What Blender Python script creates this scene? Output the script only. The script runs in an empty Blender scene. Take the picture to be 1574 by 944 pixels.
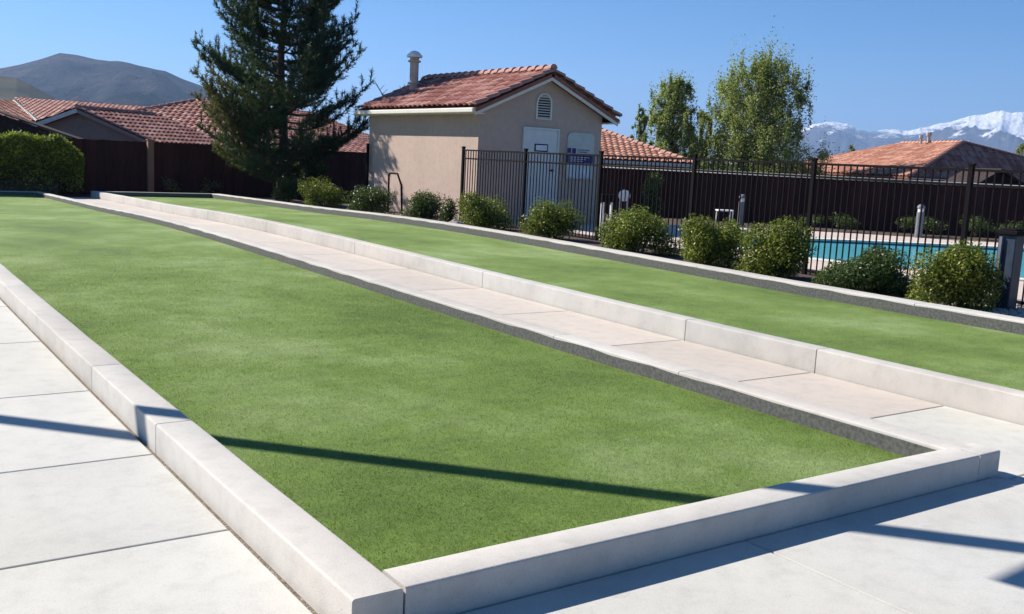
import bpy, bmesh, math, random
import numpy as np
from mathutils import Vector, Matrix
random.seed(7)
rng = np.random.default_rng(11)
S = bpy.context.scene
C = S.collection
R = math.radians

# ------------------------------------------------------------------ camera
H = 1.70
YAW, PITCH, ROLL = R(34.863), R(-8.482), R(2.828)
FPX = 1524.7
cy_, sy_ = math.cos(YAW), math.sin(YAW)
FWD = Vector((sy_*math.cos(PITCH), cy_*math.cos(PITCH), math.sin(PITCH)))
_rt = Vector((cy_, -sy_, 0)); _up = _rt.cross(FWD)
CR = _rt*math.cos(ROLL) + _up*math.sin(ROLL)
CU = -_rt*math.sin(ROLL) + _up*math.cos(ROLL)
cam_d = bpy.data.cameras.new('camera'); cam = bpy.data.objects.new('camera', cam_d); C.objects.link(cam)
m = Matrix.Identity(4)
for i in range(3):
    m[i][0] = CR[i]; m[i][1] = CU[i]; m[i][2] = -FWD[i]
m[2][3] = H
cam.matrix_world = m
cam_d.sensor_width = 36; cam_d.lens = 36*FPX/1574; cam_d.clip_start = 0.05; cam_d.clip_end = 60000
S.camera = cam
RH = Vector((cy_, -sy_, 0)); FH = Vector((sy_, cy_, 0))       # horizontal right / forward of the view

# ------------------------------------------------------------------ light
SUN = Vector((-0.66, 1.18, 1.0)).normalized()
w = bpy.data.worlds.new('World'); S.world = w; w.use_nodes = True
nt = w.node_tree; bg = nt.nodes['Background']
sky = nt.nodes.new('ShaderNodeTexSky'); sky.sky_type = 'NISHITA'; sky.sun_disc = False
sky.sun_elevation = math.asin(SUN.z); sky.sun_rotation = math.atan2(SUN.x, SUN.y)
sky.altitude = 2600; sky.air_density = 1.0; sky.dust_density = 0.0; sky.ozone_density = 5.0
hs = nt.nodes.new('ShaderNodeHueSaturation'); hs.inputs['Saturation'].default_value = 1.26; hs.inputs['Value'].default_value = 1.08
nt.links.new(sky.outputs[0], hs.inputs['Color']); nt.links.new(hs.outputs[0], bg.inputs[0]); bg.inputs[1].default_value = 0.058
sd = bpy.data.lights.new('sun', 'SUN'); sd.energy = 5.0; sd.angle = R(0.5); sd.color = (1.0, 0.95, 0.87)
so = bpy.data.objects.new('sun', sd); C.objects.link(so); so.rotation_euler = SUN.to_track_quat('Z', 'Y').to_euler()
S.view_settings.view_transform = 'Standard'; S.view_settings.look = 'None'
S.view_settings.exposure = 1.0; S.view_settings.gamma = 1
S.cycles.volume_bounces = 0
S.cycles.max_bounces = 8

# ------------------------------------------------------------------ helpers
def P(u, v, D):
    """point at horizontal distance D along the view for a spot seen at (u, v)"""
    d = CR*((u-787)/FPX) - CU*((v-472)/FPX) + FWD
    d = d*(D/(d.dot(FH)))
    return Vector((d.x, d.y, d.z+H))
def PX(u, v, X):
    d = CR*((u-787)/FPX) - CU*((v-472)/FPX) + FWD
    d = d*(X/d.x); return Vector((d.x, d.y, d.z+H))
def PY(u, v, Y):
    d = CR*((u-787)/FPX) - CU*((v-472)/FPX) + FWD
    d = d*(Y/d.y); return Vector((d.x, d.y, d.z+H))

GY = [-200, 7, 10, 13, 16, 19, 21.5, 25, 29, 33.6, 40, 400]
GZ = [0, .004, .025, .055, .08, .078, .045, -.04, -.09, -.165, -.22, -.22]
def smooth_tab(xs, ys, x):
    acc = 0
    for k in (-1.2, -.6, 0, .6, 1.2): acc += np.interp(x+k, xs, ys)
    return acc/5
def g(y): return float(smooth_tab(GY, GZ, y))
def sstep(a, b, x):
    t = min(1, max(0, (x-a)/(b-a))); return t*t*(3-2*t)

class MB:
    def __init__(s): s.v = []; s.f = []; s.uv = None
    def quad(s, a, b, c, d):
        n = len(s.v); s.v += [tuple(a), tuple(b), tuple(c), tuple(d)]; s.f.append((n, n+1, n+2, n+3)); return s
    def poly(s, pts):
        n = len(s.v); s.v += [tuple(p) for p in pts]; s.f.append(tuple(range(n, n+len(pts)))); return s
    def box(s, x0, x1, y0, y1, z0, z1):
        n = len(s.v)
        s.v += [(x, y, z) for z in (z0, z1) for y in (y0, y1) for x in (x0, x1)]
        s.f += [tuple(n+i for i in q) for q in ((0,2,3,1),(4,5,7,6),(0,1,5,4),(2,6,7,3),(0,4,6,2),(1,3,7,5))]
        return s
    def obox(s, c, ax, ay, az, hx, hy, hz):
        c = Vector(c); n = len(s.v)
        for k in (-1, 1):
            for j in (-1, 1):
                for i in (-1, 1): s.v.append(tuple(c+ax*hx*i+ay*hy*j+az*hz*k))
        s.f += [tuple(n+i for i in q) for q in ((0,2,3,1),(4,5,7,6),(0,1,5,4),(2,6,7,3),(0,4,6,2),(1,3,7,5))]
        return s
    def bar(s, a, b, t, wd, up=Vector((0,0,1))):
        a = Vector(a); b = Vector(b); d = (b-a); L = d.length; d.normalize()
        sd = d.cross(up)
        if sd.length < 1e-4: sd = Vector((1,0,0))
        sd.normalize(); u2 = sd.cross(d)
        return s.obox((a+b)/2, d, sd, u2, L/2, wd/2, t/2)
    def tube(s, pts, rad, n=8, cap=True):
        pts = [Vector(p) for p in pts]; rings = []
        if not hasattr(rad, '__len__'): rad = [rad]*len(pts)
        for i, p in enumerate(pts):
            d = (pts[min(i+1, len(pts)-1)]-pts[max(i-1, 0)]).normalized()
            a = d.cross(Vector((.3,.1,1)) if abs(d.z) < .9 else Vector((1,0,0))).normalized(); b = d.cross(a)
            base = len(s.v); rings.append(base)
            for k in range(n):
                t = 2*math.pi*k/n; s.v.append(tuple(p+(a*math.cos(t)+b*math.sin(t))*rad[i]))
        for i in range(len(pts)-1):
            for k in range(n):
                k2 = (k+1) % n; s.f.append((rings[i]+k, rings[i]+k2, rings[i+1]+k2, rings[i+1]+k))
        if cap:
            s.f.append(tuple(rings[0]+k for k in range(n))[::-1]); s.f.append(tuple(rings[-1]+k for k in range(n)))
        return s
    def lathe(s, c, prof, n=20):
        c = Vector(c); base = len(s.v)
        for r, z in prof:
            for k in range(n):
                t = 2*math.pi*k/n; s.v.append((c.x+r*math.cos(t), c.y+r*math.sin(t), c.z+z))
        for i in range(len(prof)-1):
            for k in range(n):
                k2 = (k+1) % n; s.f.append((base+i*n+k, base+i*n+k2, base+(i+1)*n+k2, base+(i+1)*n+k))
        s.f.append(tuple(base+(len(prof)-1)*n+k for k in range(n)))
        return s
    def build(s, name, mat, parent=None, smooth=False, bevel=0, loc=None):
        me = bpy.data.meshes.new(name); me.from_pydata(s.v, [], s.f); me.update()
        me.validate()
        bm = bmesh.new(); bm.from_mesh(me); bmesh.ops.recalc_face_normals(bm, faces=bm.faces); bm.to_mesh(me); bm.free()
        o = bpy.data.objects.new(name, me); C.objects.link(o); me.materials.append(mat)
        if parent:
            o.parent = parent; o.matrix_parent_inverse = Matrix.Identity(4)
            o.location = (0, 0, 0) if parent.parent else -Vector(parent.location)
        if smooth:
            for p in me.polygons: p.use_smooth = True
        if bevel:
            b = o.modifiers.new('bevel', 'BEVEL'); b.width = bevel; b.segments = 2; b.limit_method = 'ANGLE'
        return o
def tag(o, label=None, cat=None, group=None, kind=None):
    if label: o['label'] = label
    if cat: o['category'] = cat
    if group: o['group'] = group
    if kind: o['kind'] = kind
    return o
def empty(name, loc, label, cat, group=None):
    o = bpy.data.objects.new(name, None); C.objects.link(o); o.location = loc; o.empty_display_size = .2
    return tag(o, label, cat, group)
def struct(o): o['kind'] = 'structure'; return o
def np_mesh(name, verts, nper, mat, parent=None):
    """many separate n-gons (nper corners each) as one mesh, quick"""
    me = bpy.data.meshes.new(name); nv = len(verts); nf = nv//nper
    me.vertices.add(nv); me.vertices.foreach_set('co', np.asarray(verts, dtype=np.float32).ravel())
    me.loops.add(nv); me.loops.foreach_set('vertex_index', np.arange(nv, dtype=np.int32))
    me.polygons.add(nf); me.polygons.foreach_set('loop_start', np.arange(0, nv, nper, dtype=np.int32))
    me.update(calc_edges=True); me.validate()
    o = bpy.data.objects.new(name, me); C.objects.link(o); me.materials.append(mat)
    if parent: o.parent = parent; o.location = -Vector(parent.location)
    return o

# ------------------------------------------------------------------ materials
class N:
    def __init__(s, name):
        s.m = bpy.data.materials.new(name); s.m.use_nodes = True; s.t = s.m.node_tree
        s.b = s.t.nodes['Principled BSDF']; s.out = s.t.nodes['Material Output']
        s.tc = s.n('ShaderNodeTexCoord')
        s.b.inputs['Specular IOR Level'].default_value = .25
    def n(s, k, **kw):
        q = s.t.nodes.new(k)
        for a, b in kw.items(): setattr(q, a, b)
        return q
    def l(s, a, b): s.t.links.new(a, b)
    def noise(s, scale, detail=4, rough=.55, vec=None, sc=None):
        q = s.n('ShaderNodeTexNoise'); q.inputs['Scale'].default_value = scale
        q.inputs['Detail'].default_value = detail; q.inputs['Roughness'].default_value = rough
        v = vec or s.tc.outputs['Object']
        if sc:
            mp = s.n('ShaderNodeMapping'); mp.inputs['Scale'].default_value = sc; s.l(v, mp.inputs[0]); v = mp.outputs[0]
        s.l(v, q.inputs['Vector']); return q.outputs['Fac']
    def ramp(s, fac, stops):
        q = s.n('ShaderNodeValToRGB'); e = q.color_ramp.elements
        while len(e) < len(stops): e.new(.5)
        for i, (p, c) in enumerate(stops):
            e[i].position = p; e[i].color = (*c, 1) if len(c) == 3 else c
        s.l(fac, q.inputs[0]); return q.outputs[0]
    def mix(s, fac, a, b, mode='MIX'):
        q = s.n('ShaderNodeMix', data_type='RGBA', blend_type=mode)
        for i, x in ((0, fac), (6, a), (7, b)):
            if hasattr(x, 'is_linked') or hasattr(x, 'links'): s.l(x, q.inputs[i])
            elif i == 0: q.inputs[0].default_value = x
            else: q.inputs[i].default_value = (*x, 1)
        return q.outputs[2]
    def bump(s, h, strength=.3, dist=.01):
        q = s.n('ShaderNodeBump'); q.inputs['Strength'].default_value = strength; q.inputs['Distance'].default_value = dist
        s.l(h, q.inputs['Height']); s.l(q.outputs[0], s.b.inputs['Normal']); return q
    def col(s, c): 
        if hasattr(c, 'links'): s.l(c, s.b.inputs['Base Color'])
        else: s.b.inputs['Base Color'].default_value = (*c, 1)
    def rough(s, r): s.b.inputs['Roughness'].default_value = r
g1 = lambda x: (x, x, x)
def vary(c, k): return tuple(min(1, max(0, q*k)) for q in c)

def concrete(name, base, stain=.8, scale=1.0, bump=.25, warm=None, broom=False):
    q = N(name)
    big = q.noise(.9*scale, 5, .6); mid = q.noise(7*scale, 6, .65); fine = q.noise(160, 3, .7)
    a = q.ramp(big, [(.3, vary(base, stain)), (.55, base), (.8, vary(base, 1.07))])
    b = q.ramp(mid, [(.3, g1(.84)), (.5, g1(.97)), (.75, g1(1.02))])
    c = q.mix(.8, a, b, 'MULTIPLY')
    d = q.ramp(fine, [(.28, g1(.66)), (.46, g1(.96)), (.8, g1(1.03))])
    c = q.mix(.7, c, d, 'MULTIPLY')
    if warm:
        wn = q.noise(.35, 3, .5); wf = q.ramp(wn, [(.38, g1(0)), (.62, g1(1))]); c2 = q.mix(1.0, c, warm, 'MULTIPLY')
        c = q.mix(wf, c, c2)
    # small dark pits
    vo = q.n('ShaderNodeTexVoronoi'); vo.inputs['Scale'].default_value = 13; q.l(q.tc.outputs['Object'], vo.inputs['Vector'])
    pit = q.ramp(vo.outputs['Distance'], [(.0, g1(.6)), (.035, g1(1))])
    c = q.mix(.6, c, pit, 'MULTIPLY')
    gi = q.n('ShaderNodeNewGeometry'); c = q.mix(1.0, c, q.ramp(gi.outputs['Random Per Island'], [(0, g1(.93)), (1, g1(1.04))]), 'MULTIPLY')
    q.col(c); q.rough(.9)
    ad = q.n('ShaderNodeMath', operation='ADD'); q.l(mid, ad.inputs[0]); q.l(fine, ad.inputs[1]); hsrc = ad.outputs[0]
    if broom:
        bn = q.noise(1, 3, .6, sc=(6, 170, 6)); a2 = q.n('ShaderNodeMath', operation='ADD'); q.l(hsrc, a2.inputs[0]); q.l(bn, a2.inputs[1]); hsrc = a2.outputs[0]
    q.bump(hsrc, bump, .004)
    return q.m
def plain(name, c, rough=.6, metal=0, noise=.12, scale=6, bump=0):
    q = N(name); n_ = q.noise(scale, 4, .6)
    q.col(q.ramp(n_, [(.3, vary(c, 1-noise)), (.7, vary(c, 1+noise))])); q.rough(rough); q.b.inputs['Metallic'].default_value = metal
    if bump: q.bump(q.noise(scale*10, 4), bump, .005)
    return q.m
def leafy(name, dark, mid, light, trans=.25, rough=.5, nscale=1.3):
    q = N(name); geo = q.n('ShaderNodeNewGeometry'); nz = q.noise(nscale, 3, .6)
    a = q.ramp(geo.outputs['Random Per Island'], [(0, dark), (.5, mid), (1, light)])
    b = q.ramp(nz, [(.35, g1(.6)), (.65, g1(1.25))])
    c = q.mix(.8, a, b, 'MULTIPLY'); q.col(c); q.rough(rough)
    q.b.inputs['Specular IOR Level'].default_value = .12
    if trans:
        tr = q.n('ShaderNodeBsdfTranslucent'); c2 = q.mix(.5, c, (.35, .5, .05), 'MIX'); q.l(c2, tr.inputs[0])
        mx = q.n('ShaderNodeMixShader'); mx.inputs[0].default_value = trans
        q.l(q.b.outputs[0], mx.inputs[1]); q.l(tr.outputs[0], mx.inputs[2]); q.l(mx.outputs[0], q.out.inputs[0])
    return q.m
def tile_mat(name, a, b, c):
    q = N(name); uv = q.n('ShaderNodeUVMap'); uv.uv_map = 'tile'
    fl = q.n('ShaderNodeVectorMath', operation='FLOOR'); q.l(uv.outputs[0], fl.inputs[0])
    wn = q.n('ShaderNodeTexWhiteNoise'); wn.noise_dimensions = '2D'; q.l(fl.outputs[0], wn.inputs['Vector'])
    cc = q.ramp(wn.outputs['Value'], [(0, a), (.5, b), (1, c)])
    n_ = q.noise(14, 4, .6); cc = q.mix(.6, cc, q.ramp(n_, [(.3, g1(.75)), (.7, g1(1.08))]), 'MULTIPLY')
    big = q.noise(.8, 3); cc = q.mix(.5, cc, q.ramp(big, [(.3, g1(.8)), (.7, g1(1.1))]), 'MULTIPLY')
    q.col(cc); q.rough(.8); q.bump(n_, .3, .01); return q.m

M = {}
M['paving'] = concrete('paving_concrete', (.55, .535, .50), .9, warm=(.98, .965, .92), broom=True)
M['walk'] = concrete('walk_concrete', (.53, .465, .405), .94, broom=True)
M['kerb'] = concrete('kerb_concrete', (.53, .505, .465), .84, bump=.45, warm=(1.0, .96, .93))
M['joint'] = plain('joint_soil', (.17, .14, .105), .95, noise=.4, scale=40, bump=.8)
M['liner'] = plain('liner_carpet', (.115, .112, .105), .95, noise=.35, scale=38, bump=.6)
M['stucco'] = concrete('stucco', (.51, .38, .31), .92, bump=.9)
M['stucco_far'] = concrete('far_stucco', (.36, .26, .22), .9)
M['trim'] = plain('trim_paint', (.66, .62, .55), .55, noise=.06)
M['door'] = plain('door_paint', (.60, .60, .58), .5, noise=.05)
M['board'] = plain('notice_board', (.50, .50, .46), .6, noise=.1)
M['blue'] = plain('blue_print', (.025, .03, .16), .5)
M['paper'] = plain('paper', (.62, .64, .68), .6)
M['iron'] = plain('dark_iron', (.007, .005, .006), .75, noise=.2); M['iron'].node_tree.nodes['Principled BSDF'].inputs['Specular IOR Level'].default_value = .1
M['tile_edge'] = plain('tile_edge', (.24, .10, .075), .85, noise=.2)
M['bluegrey'] = plain('blue_grey_steel', (.035, .05, .075), .4, noise=.25)
M['grey_metal'] = plain('grey_metal', (.16, .165, .19), .5, noise=.15)
M['vent'] = plain('vent_metal', (.42, .36, .32), .5, noise=.15)
M['white'] = plain('white_plastic', (.7, .7, .68), .5)
M['soil'] = plain('soil', (.075, .052, .042), .95, noise=.45, scale=9, bump=.8)
M['pooldeck'] = concrete('pool_deck', (.56, .46, .40), .92)
M['coping'] = concrete('coping_stone', (.66, .62, .54), .95)
M['bark'] = plain('bark', (.09, .065, .05), .95, noise=.4, scale=14, bump=.8)
M['rock'] = plain('rock', (.42, .37, .33), .9, noise=.3, scale=7, bump=.6)
M['tile_red'] = tile_mat('roof_tile_red', (.22, .075, .055), (.31, .12, .095), (.48, .26, .21))
M['tile_far'] = tile_mat('roof_tile_far', (.24, .085, .065), (.34, .14, .11), (.46, .25, .20))
M['tile_orange'] = tile_mat('roof_tile_orange', (.30, .12, .075), (.40, .18, .12), (.54, .30, .22))
M['bush'] = leafy('bush_leaf', (.03, .045, .010), (.10, .125, .022), (.34, .34, .065), .22, .38)
M['bush_dark'] = leafy('bush_leaf_dark', (.018, .035, .014), (.04, .07, .022), (.10, .13, .045), .15, .38)
M['hedge'] = leafy('hedge_leaf', (.03, .045, .008), (.10, .125, .02), (.52, .48, .08), .35, .45)
M['cottonwood'] = leafy('tree_leaf', (.09, .10, .03), (.25, .27, .09), (.48, .48, .22), .4, .5, .6)
M['yellow_leaf'] = leafy('yellow_leaf', (.12, .12, .03), (.2, .2, .06), (.3, .3, .12), .3, .5)
M['pine'] = leafy('pine_needle', (.014, .035, .022), (.032, .065, .038), (.07, .11, .055), .08, .55, .7)
M['pine_dry'] = leafy('dry_needle', (.06, .05, .02), (.12, .10, .045), (.20, .17, .09), .15, .6, .7)

def wood(name, a, b):
    q = N(name); n_ = q.noise(3, 5, .6, sc=(8, 8, .6)); geo = q.n('ShaderNodeNewGeometry')
    c = q.ramp(n_, [(.3, a), (.7, b)])
    c = q.mix(.7, c, q.ramp(geo.outputs['Random Per Island'], [(0, g1(.6)), (1, g1(1.3))]), 'MULTIPLY')
    q.col(c); q.rough(.85); return q.m
M['fence'] = wood('stained_wood', (.036, .010, .009), (.075, .024, .020))
M['post_lit'] = wood('sunlit_post_wood', (.24, .12, .085), (.32, .17, .12))  # sunlight put into the colour: far paler than the shaded fence wood
M['cap'] = plain('weathered_cap', (.72, .68, .62), .8)
M['dark_wood'] = plain('dark_wood', (.03, .018, .016), .8, noise=.3)

# turf
q = N('turf_fibre')
big = q.noise(.5, 6, .66, sc=(1, .8, 1)); mid = q.noise(3.2, 5, .7, sc=(1, 1.6, 1)); fine = q.noise(60, 4, .75); vf = q.noise(260, 2, .8)
c = q.ramp(big, [(.34, (.095, .165, .013)), (.5, (.155, .24, .034)), (.66, (.25, .335, .11))])
c = q.mix(.85, c, q.ramp(mid, [(.30, g1(.72)), (.5, g1(.97)), (.72, g1(1.16))]), 'MULTIPLY')
c = q.mix(.75, c, q.ramp(fine, [(.25, g1(.75)), (.5, g1(1)), (.75, g1(1.2))]), 'MULTIPLY')
q.col(c); q.rough(.85); q.b.inputs['Sheen Weight'].default_value = .08
q.b.inputs['Sheen Roughness'].default_value = .4
ad = q.n('ShaderNodeMath', operation='ADD'); q.l(fine, ad.inputs[0]); q.l(vf, ad.inputs[1])
q.bump(ad.outputs[0], .8, .012)
M['turf'] = q.m
q = N('turf_blade'); geo = q.n('ShaderNodeNewGeometry')
big = q.noise(.5, 6, .66, sc=(1, .8, 1))
c = q.ramp(big, [(.34, (.10, .175, .013)), (.5, (.165, .255, .036)), (.66, (.265, .355, .118))])
c = q.mix(.9, c, q.ramp(geo.outputs['Random Per Island'], [(0, g1(.58)), (.6, g1(1.0)), (.96, g1(1.35)), (1, (1.9, 1.8, 1.5))]), 'MULTIPLY')
q.col(c); q.rough(.5)
tr = q.n('ShaderNodeBsdfTranslucent'); q.l(c, tr.inputs[0]); mx = q.n('ShaderNodeMixShader'); mx.inputs[0].default_value = .5
q.l(q.b.outputs[0], mx.inputs[1]); q.l(tr.outputs[0], mx.inputs[2]); q.l(mx.outputs[0], q.out.inputs[0])
M['blade'] = q.m
# ground
q = N('ground_soil'); n_ = q.noise(.05, 5, .6); n2 = q.noise(3, 5, .6)
c = q.ramp(n_, [(.35, (.085, .06, .045)), (.65, (.06, .055, .035))]); c = q.mix(.6, c, q.ramp(n2, [(.3, g1(.7)), (.7, g1(1.1))]), 'MULTIPLY')
q.col(c); q.rough(.95); M['ground'] = q.m
# gravel
q = N('gravel'); vo = q.n('ShaderNodeTexVoronoi'); vo.inputs['Scale'].default_value = 26; q.l(q.tc.outputs['Object'], vo.inputs['Vector'])
c = q.ramp(vo.outputs['Color'], [(.2, (.16, .12, .10)), (.5, (.28, .23, .20)), (.85, (.46, .40, .36))])
q.col(c); q.rough(.9); q.bump(vo.outputs['Distance'], .9, -.03); M['gravel'] = q.m
# water
q = N('pool_water'); q.col((.07, .32, .37)); q.rough(.18); q.b.inputs['Specular IOR Level'].default_value = .12
q.b.inputs['IOR'].default_value = 1.33; q.bump(q.noise(2.2, 3, .5), .12, .05); M['water'] = q.m
M['basin'] = plain('basin_tile', (.06, .22, .34), .4, scale=20)

# ------------------------------------------------------------------ terrain
def terr(x, y):
    z = g(y)*(1-sstep(11.6, 13.6, x)*(1-sstep(27, 30, y))) - .02*sstep(11.6, 13, x)*(1-sstep(30, 36, y))
    d = x*sy_+y*cy_
    z -= 1.3*sstep(38, 50, d) + 8*sstep(70, 400, d)
    return z - .03 - .05*sstep(13.5, 14.5, x)
def grid_axis():
    a = list(np.arange(-60, 90.1, 2.0)); 
    return [-14000, -6000, -3000, -1500, -700, -300, -150, -90] + a + [110, 150, 220, 350, 700, 1500, 3000, 6000, 10000, 14000]
gx = grid_axis(); gy = grid_axis()
gx = sorted(set(gx + list(np.arange(11, 15, .5))))
b = MB(); nx = len(gx)
for y in gy:
    for x in gx: b.v.append((x, y, terr(x, y)))
for j in range(len(gy)-1):
    for i in range(nx-1):
        b.f.append((j*nx+i, j*nx+i+1, (j+1)*nx+i+1, (j+1)*nx+i))
struct(b.build('ground', M['ground'], smooth=True))

YS = [2.98] + list(np.arange(4, 33.6, 1.0)) + [33.6]
def strip(name, x0, x1, ys, zoff, mat, bevel=0, th=None):
    b = MB()
    for y in ys:
        b.v += [(x0, y, g(y)+zoff), (x1, y, g(y)+zoff)]
    for i in range(len(ys)-1): b.f.append((2*i, 2*i+1, 2*i+3, 2*i+2))
    return struct(b.build(name, mat))
# paving slabs: left deck (x<1.41), walkway, near deck, with real gaps over a dark joint bed
def slab(b, x0, x1, y0, y1, z=0., th=.06, gap=.006):
    n = max(1, int((y1-y0)/1.0)); ys = np.linspace(y0+gap, y1-gap, n+1); base = len(b.v)
    x0 += gap; x1 -= gap
    for y in ys:
        zz = g(y)+z
        b.v += [(x0, y, zz-th), (x0, y, zz), (x1, y, zz), (x1, y, zz-th)]
    for i in range(n):
        o = base+4*i
        for k in range(3): b.f.append((o+k, o+k+1, o+k+5, o+k+4))
    b.f.append((base, base+1, base+2, base+3)); o = base+4*n; b.f.append((o+3, o+2, o+1, o))
JY = [2.9, 4.16, 5.41, 7.0, 8.83, 10.68, 12.6, 14.5, 16.4, 18.4, 20.3, 22.2, 24.1, 26, 27.9, 29.8, 31.7, 33.6]
b = MB()
for y0, y1 in zip(JY[:-1], JY[1:]):
    slab(b, -1.2, 1.425, y0, y1); slab(b, -3.9, -1.2, y0, y1)
for y0, y1 in ((1.2, 2.9), (-1.2, 1.2), (-4, -1.2)): slab(b, -1.2, 1.55, y0, y1); slab(b, -3.9, -1.2, y0, y1)
struct(b.build('pavement', M['paving'], bevel=.006))
b = MB()
for y0, y1 in ((.9, 2.9), (-1.2, .9)):
    if y1 > 2: slab(b, 1.55, 3.45, y0, 2.967, gap=.004); slab(b, 3.45, 5.6, y0, 2.967, gap=.004)
    for x0, x1 in ((5.6, 7.9), (7.9, 10.9)) if y1 > 2 else ((1.55, 3.45), (3.45, 5.6), (5.6, 7.9), (7.9, 10.9)): slab(b, x0, x1, y0, y1, gap=.004)
struct(b.build('pavement', M['paving'], bevel=.006))
b = MB(); slab(b, 5.52, 6.955, 2.9, 4.16)
b2 = MB()
for y0, y1 in zip(JY[1:-1], JY[2:]): slab(b2, 5.52, 6.955, y0, y1)
struct(b.build('walkway', M['paving'], bevel=.006)); struct(b2.build('walkway', M['walk'], bevel=.006))
b = MB()
for x0, x1, y0, y1 in ((-4, 1.5, -4, 33.7), (1.5, 11, -1.3, 3.0), (5.5, 7.0, 3.0, 33.7)):
    ys = np.arange(y0, y1, .9); ys = np.append(ys, y1); base = len(b.v)
    for y in ys: b.v += [(x0, y, g(y)-.022), (x1, y, g(y)-.022)]
    for i in range(len(ys)-1): b.f.append((base+2*i, base+2*i+1, base+2*i+3, base+2*i+2))
jb = struct(b.build('joint_bed', M['joint']))
# gravel / earth in the open joint beside the left kerb
strip('turf', 1.60, 5.38, YS, .034, M['turf']); strip('turf', 7.10, 10.87, [2.0]+YS, .055, M['turf'])
strip('planting_bed', 11.02, 13.98, list(np.arange(8.6, 36.1, 1.0)), .03, M['soil']); strip('planting_bed', 11.02, 13.98, list(np.arange(1, 8.7, .95)), .03, M['gravel'])

# ------------------------------------------------------------------ kerbs
def kerb(name, x0, x1, ys_break, z0, z1, r=.012, along='y', const=None, gap=.005, seed=0):
    """rounded-top concrete kerb, cast in lengths with open joints"""
    prof = [(x0, z0), (x0, z1-r)] + [(x0+r*(1-math.cos(a)), z1-r*(1-math.sin(a))) for a in (R(30), R(60), R(90))] + \
           [(x1-r*(1-math.sin(a)), z1-r*(1-math.cos(a))) for a in (R(0), R(30), R(60))] + [(x1, z1-r), (x1, z0)]
    b = MB(); k = len(prof)
    for a0, a1 in zip(ys_break[:-1], ys_break[1:]):
        n = max(2, int((a1-a0)/.5)); base = len(b.v)
        for t in np.linspace(a0+gap, a1-gap, n+1):
            jx = .0015*math.sin(t*5.1+seed)+.001*math.sin(t*13+seed*2); jz = .0012*math.sin(t*3.3+seed*3)
            for px, pz in prof:
                zz = pz + (jz if pz > z0+.01 else 0)
                if along == 'y': b.v.append((px+jx, t, g(t)+zz))
                else: b.v.append((t, px+jx, g(px)+zz))
        for i in range(n):
            for j in range(k-1): b.f.append((base+i*k+j, base+i*k+j+1, base+(i+1)*k+j+1, base+(i+1)*k+j))
        b.f.append(tuple(base+j for j in range(k))); b.f.append(tuple(base+n*k+j for j in range(k))[::-1])
    o = struct(b.build(name, M['kerb'])); 
    for p in o.data.polygons: p.use_smooth = len(p.vertices) == 4
    o.data.set_sharp_from_angle(angle=R(35))
    return o
JK = [5.47, 7.08, 11.0, 14.6, 18.3, 22.0, 25.7, 29.4, 33.78]
kerb('kerb', 1.452, 1.655, [2.965]+JK, -.08, .15, seed=1)
kerb('kerb', 2.972, 3.157, [1.66, 5.39], -.08, .15, along='x', seed=2)
kerb('kerb', 5.325, 5.53, [3.09, 5.37, 6.97, 10.65, 14.4, 18.2, 22, 25.7, 29.4, 33.6], -.08, .1475, gap=.003, seed=3)
kerb('kerb', 2.974, 3.155, [5.396, 5.612], -.08, .149, along='x', gap=.003, seed=4)
kerb('kerb', 6.968, 7.15, [1.2, 5.39, 6.98, 10.7, 14.5, 18.4, 22, 25.7, 29.4, 33.78], -.08, .205, seed=5)
kerb('kerb', 10.81, 11.12, [1.0, 3.3, 7.0, 10.7, 14.5, 18.4, 22, 25.7, 29.4, 33.78], -.08, .20, seed=6)
kerb('kerb', 33.6, 33.78, [1.67, 5.53], -.08, .15, along='x', seed=7)
kerb('kerb', 33.6, 33.78, [7.16, 10.80], -.08, .20, along='x', seed=8)
# dark carpet liners on the court faces
def liner(x, dirn, z0, z1, y0=3.17, y1=33.58):
    b = MB(); ys = np.append(np.arange(y0, y1, .25), y1)
    for i, y in enumerate(ys):
        e = .004*math.sin(y*7)+.004*math.sin(y*17)
        b.v += [(x, y, g(y)+z0), (x+dirn*.008, y, g(y)+z0), (x+dirn*.008, y, g(y)+z1+e), (x, y, g(y)+z1+e)]
    for i in range(len(ys)-1):
        for k in range(4): b.f.append((4*i+k, 4*i+(k+1) % 4, 4*i+4+(k+1) % 4, 4*i+4+k))
    return struct(b.build('kerb_liner', M['liner']))
liner(5.318, -1, -.03, .128); liner(10.803, -1, -.03, .178, 2.0)
b = MB(); b.box(1.68, 5.30, 33.58, 33.592, g(33.6)-.03, g(33.6)+.13); struct(b.build('kerb_liner', M['liner']))
b = MB(); b.box(7.17, 10.79, 33.58, 33.592, g(33.6)-.03, g(33.6)+.18); struct(b.build('kerb_liner', M['liner']))

# ------------------------------------------------------------------ turf fibres (near part of the courts)
def blades(n, x0, x1, y0, y1, zo, hgt, wid):
    x = rng.uniform(x0, x1, n); t = rng.uniform(0, 1, n); y = y0+(y1-y0)*np.abs(t**1.5 + rng.normal(0, .05, n))*1.0; y = np.minimum(y, 33)
    z = smooth_tab(GY, GZ, y)+zo
    a = rng.uniform(0, 2*np.pi, n); h = rng.uniform(.6, 1.1, n)*hgt; k = 1+(y-y0)*.12; keep = rng.uniform(0, 1, n) < np.clip((y1-y)/(y1-y0)*1.6, 0, 1)
    wd = wid*k; lean = rng.normal(0, .55, (n, 2))*h[:, None]
    v = np.zeros((n, 3, 3))
    v[:, 0] = np.c_[x-np.cos(a)*wd, y-np.sin(a)*wd, z]; v[:, 1] = np.c_[x+np.cos(a)*wd, y+np.sin(a)*wd, z]
    v[:, 2] = np.c_[x+lean[:, 0], y+lean[:, 1], z+h]
    return v[keep].reshape(-1, 3)
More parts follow.
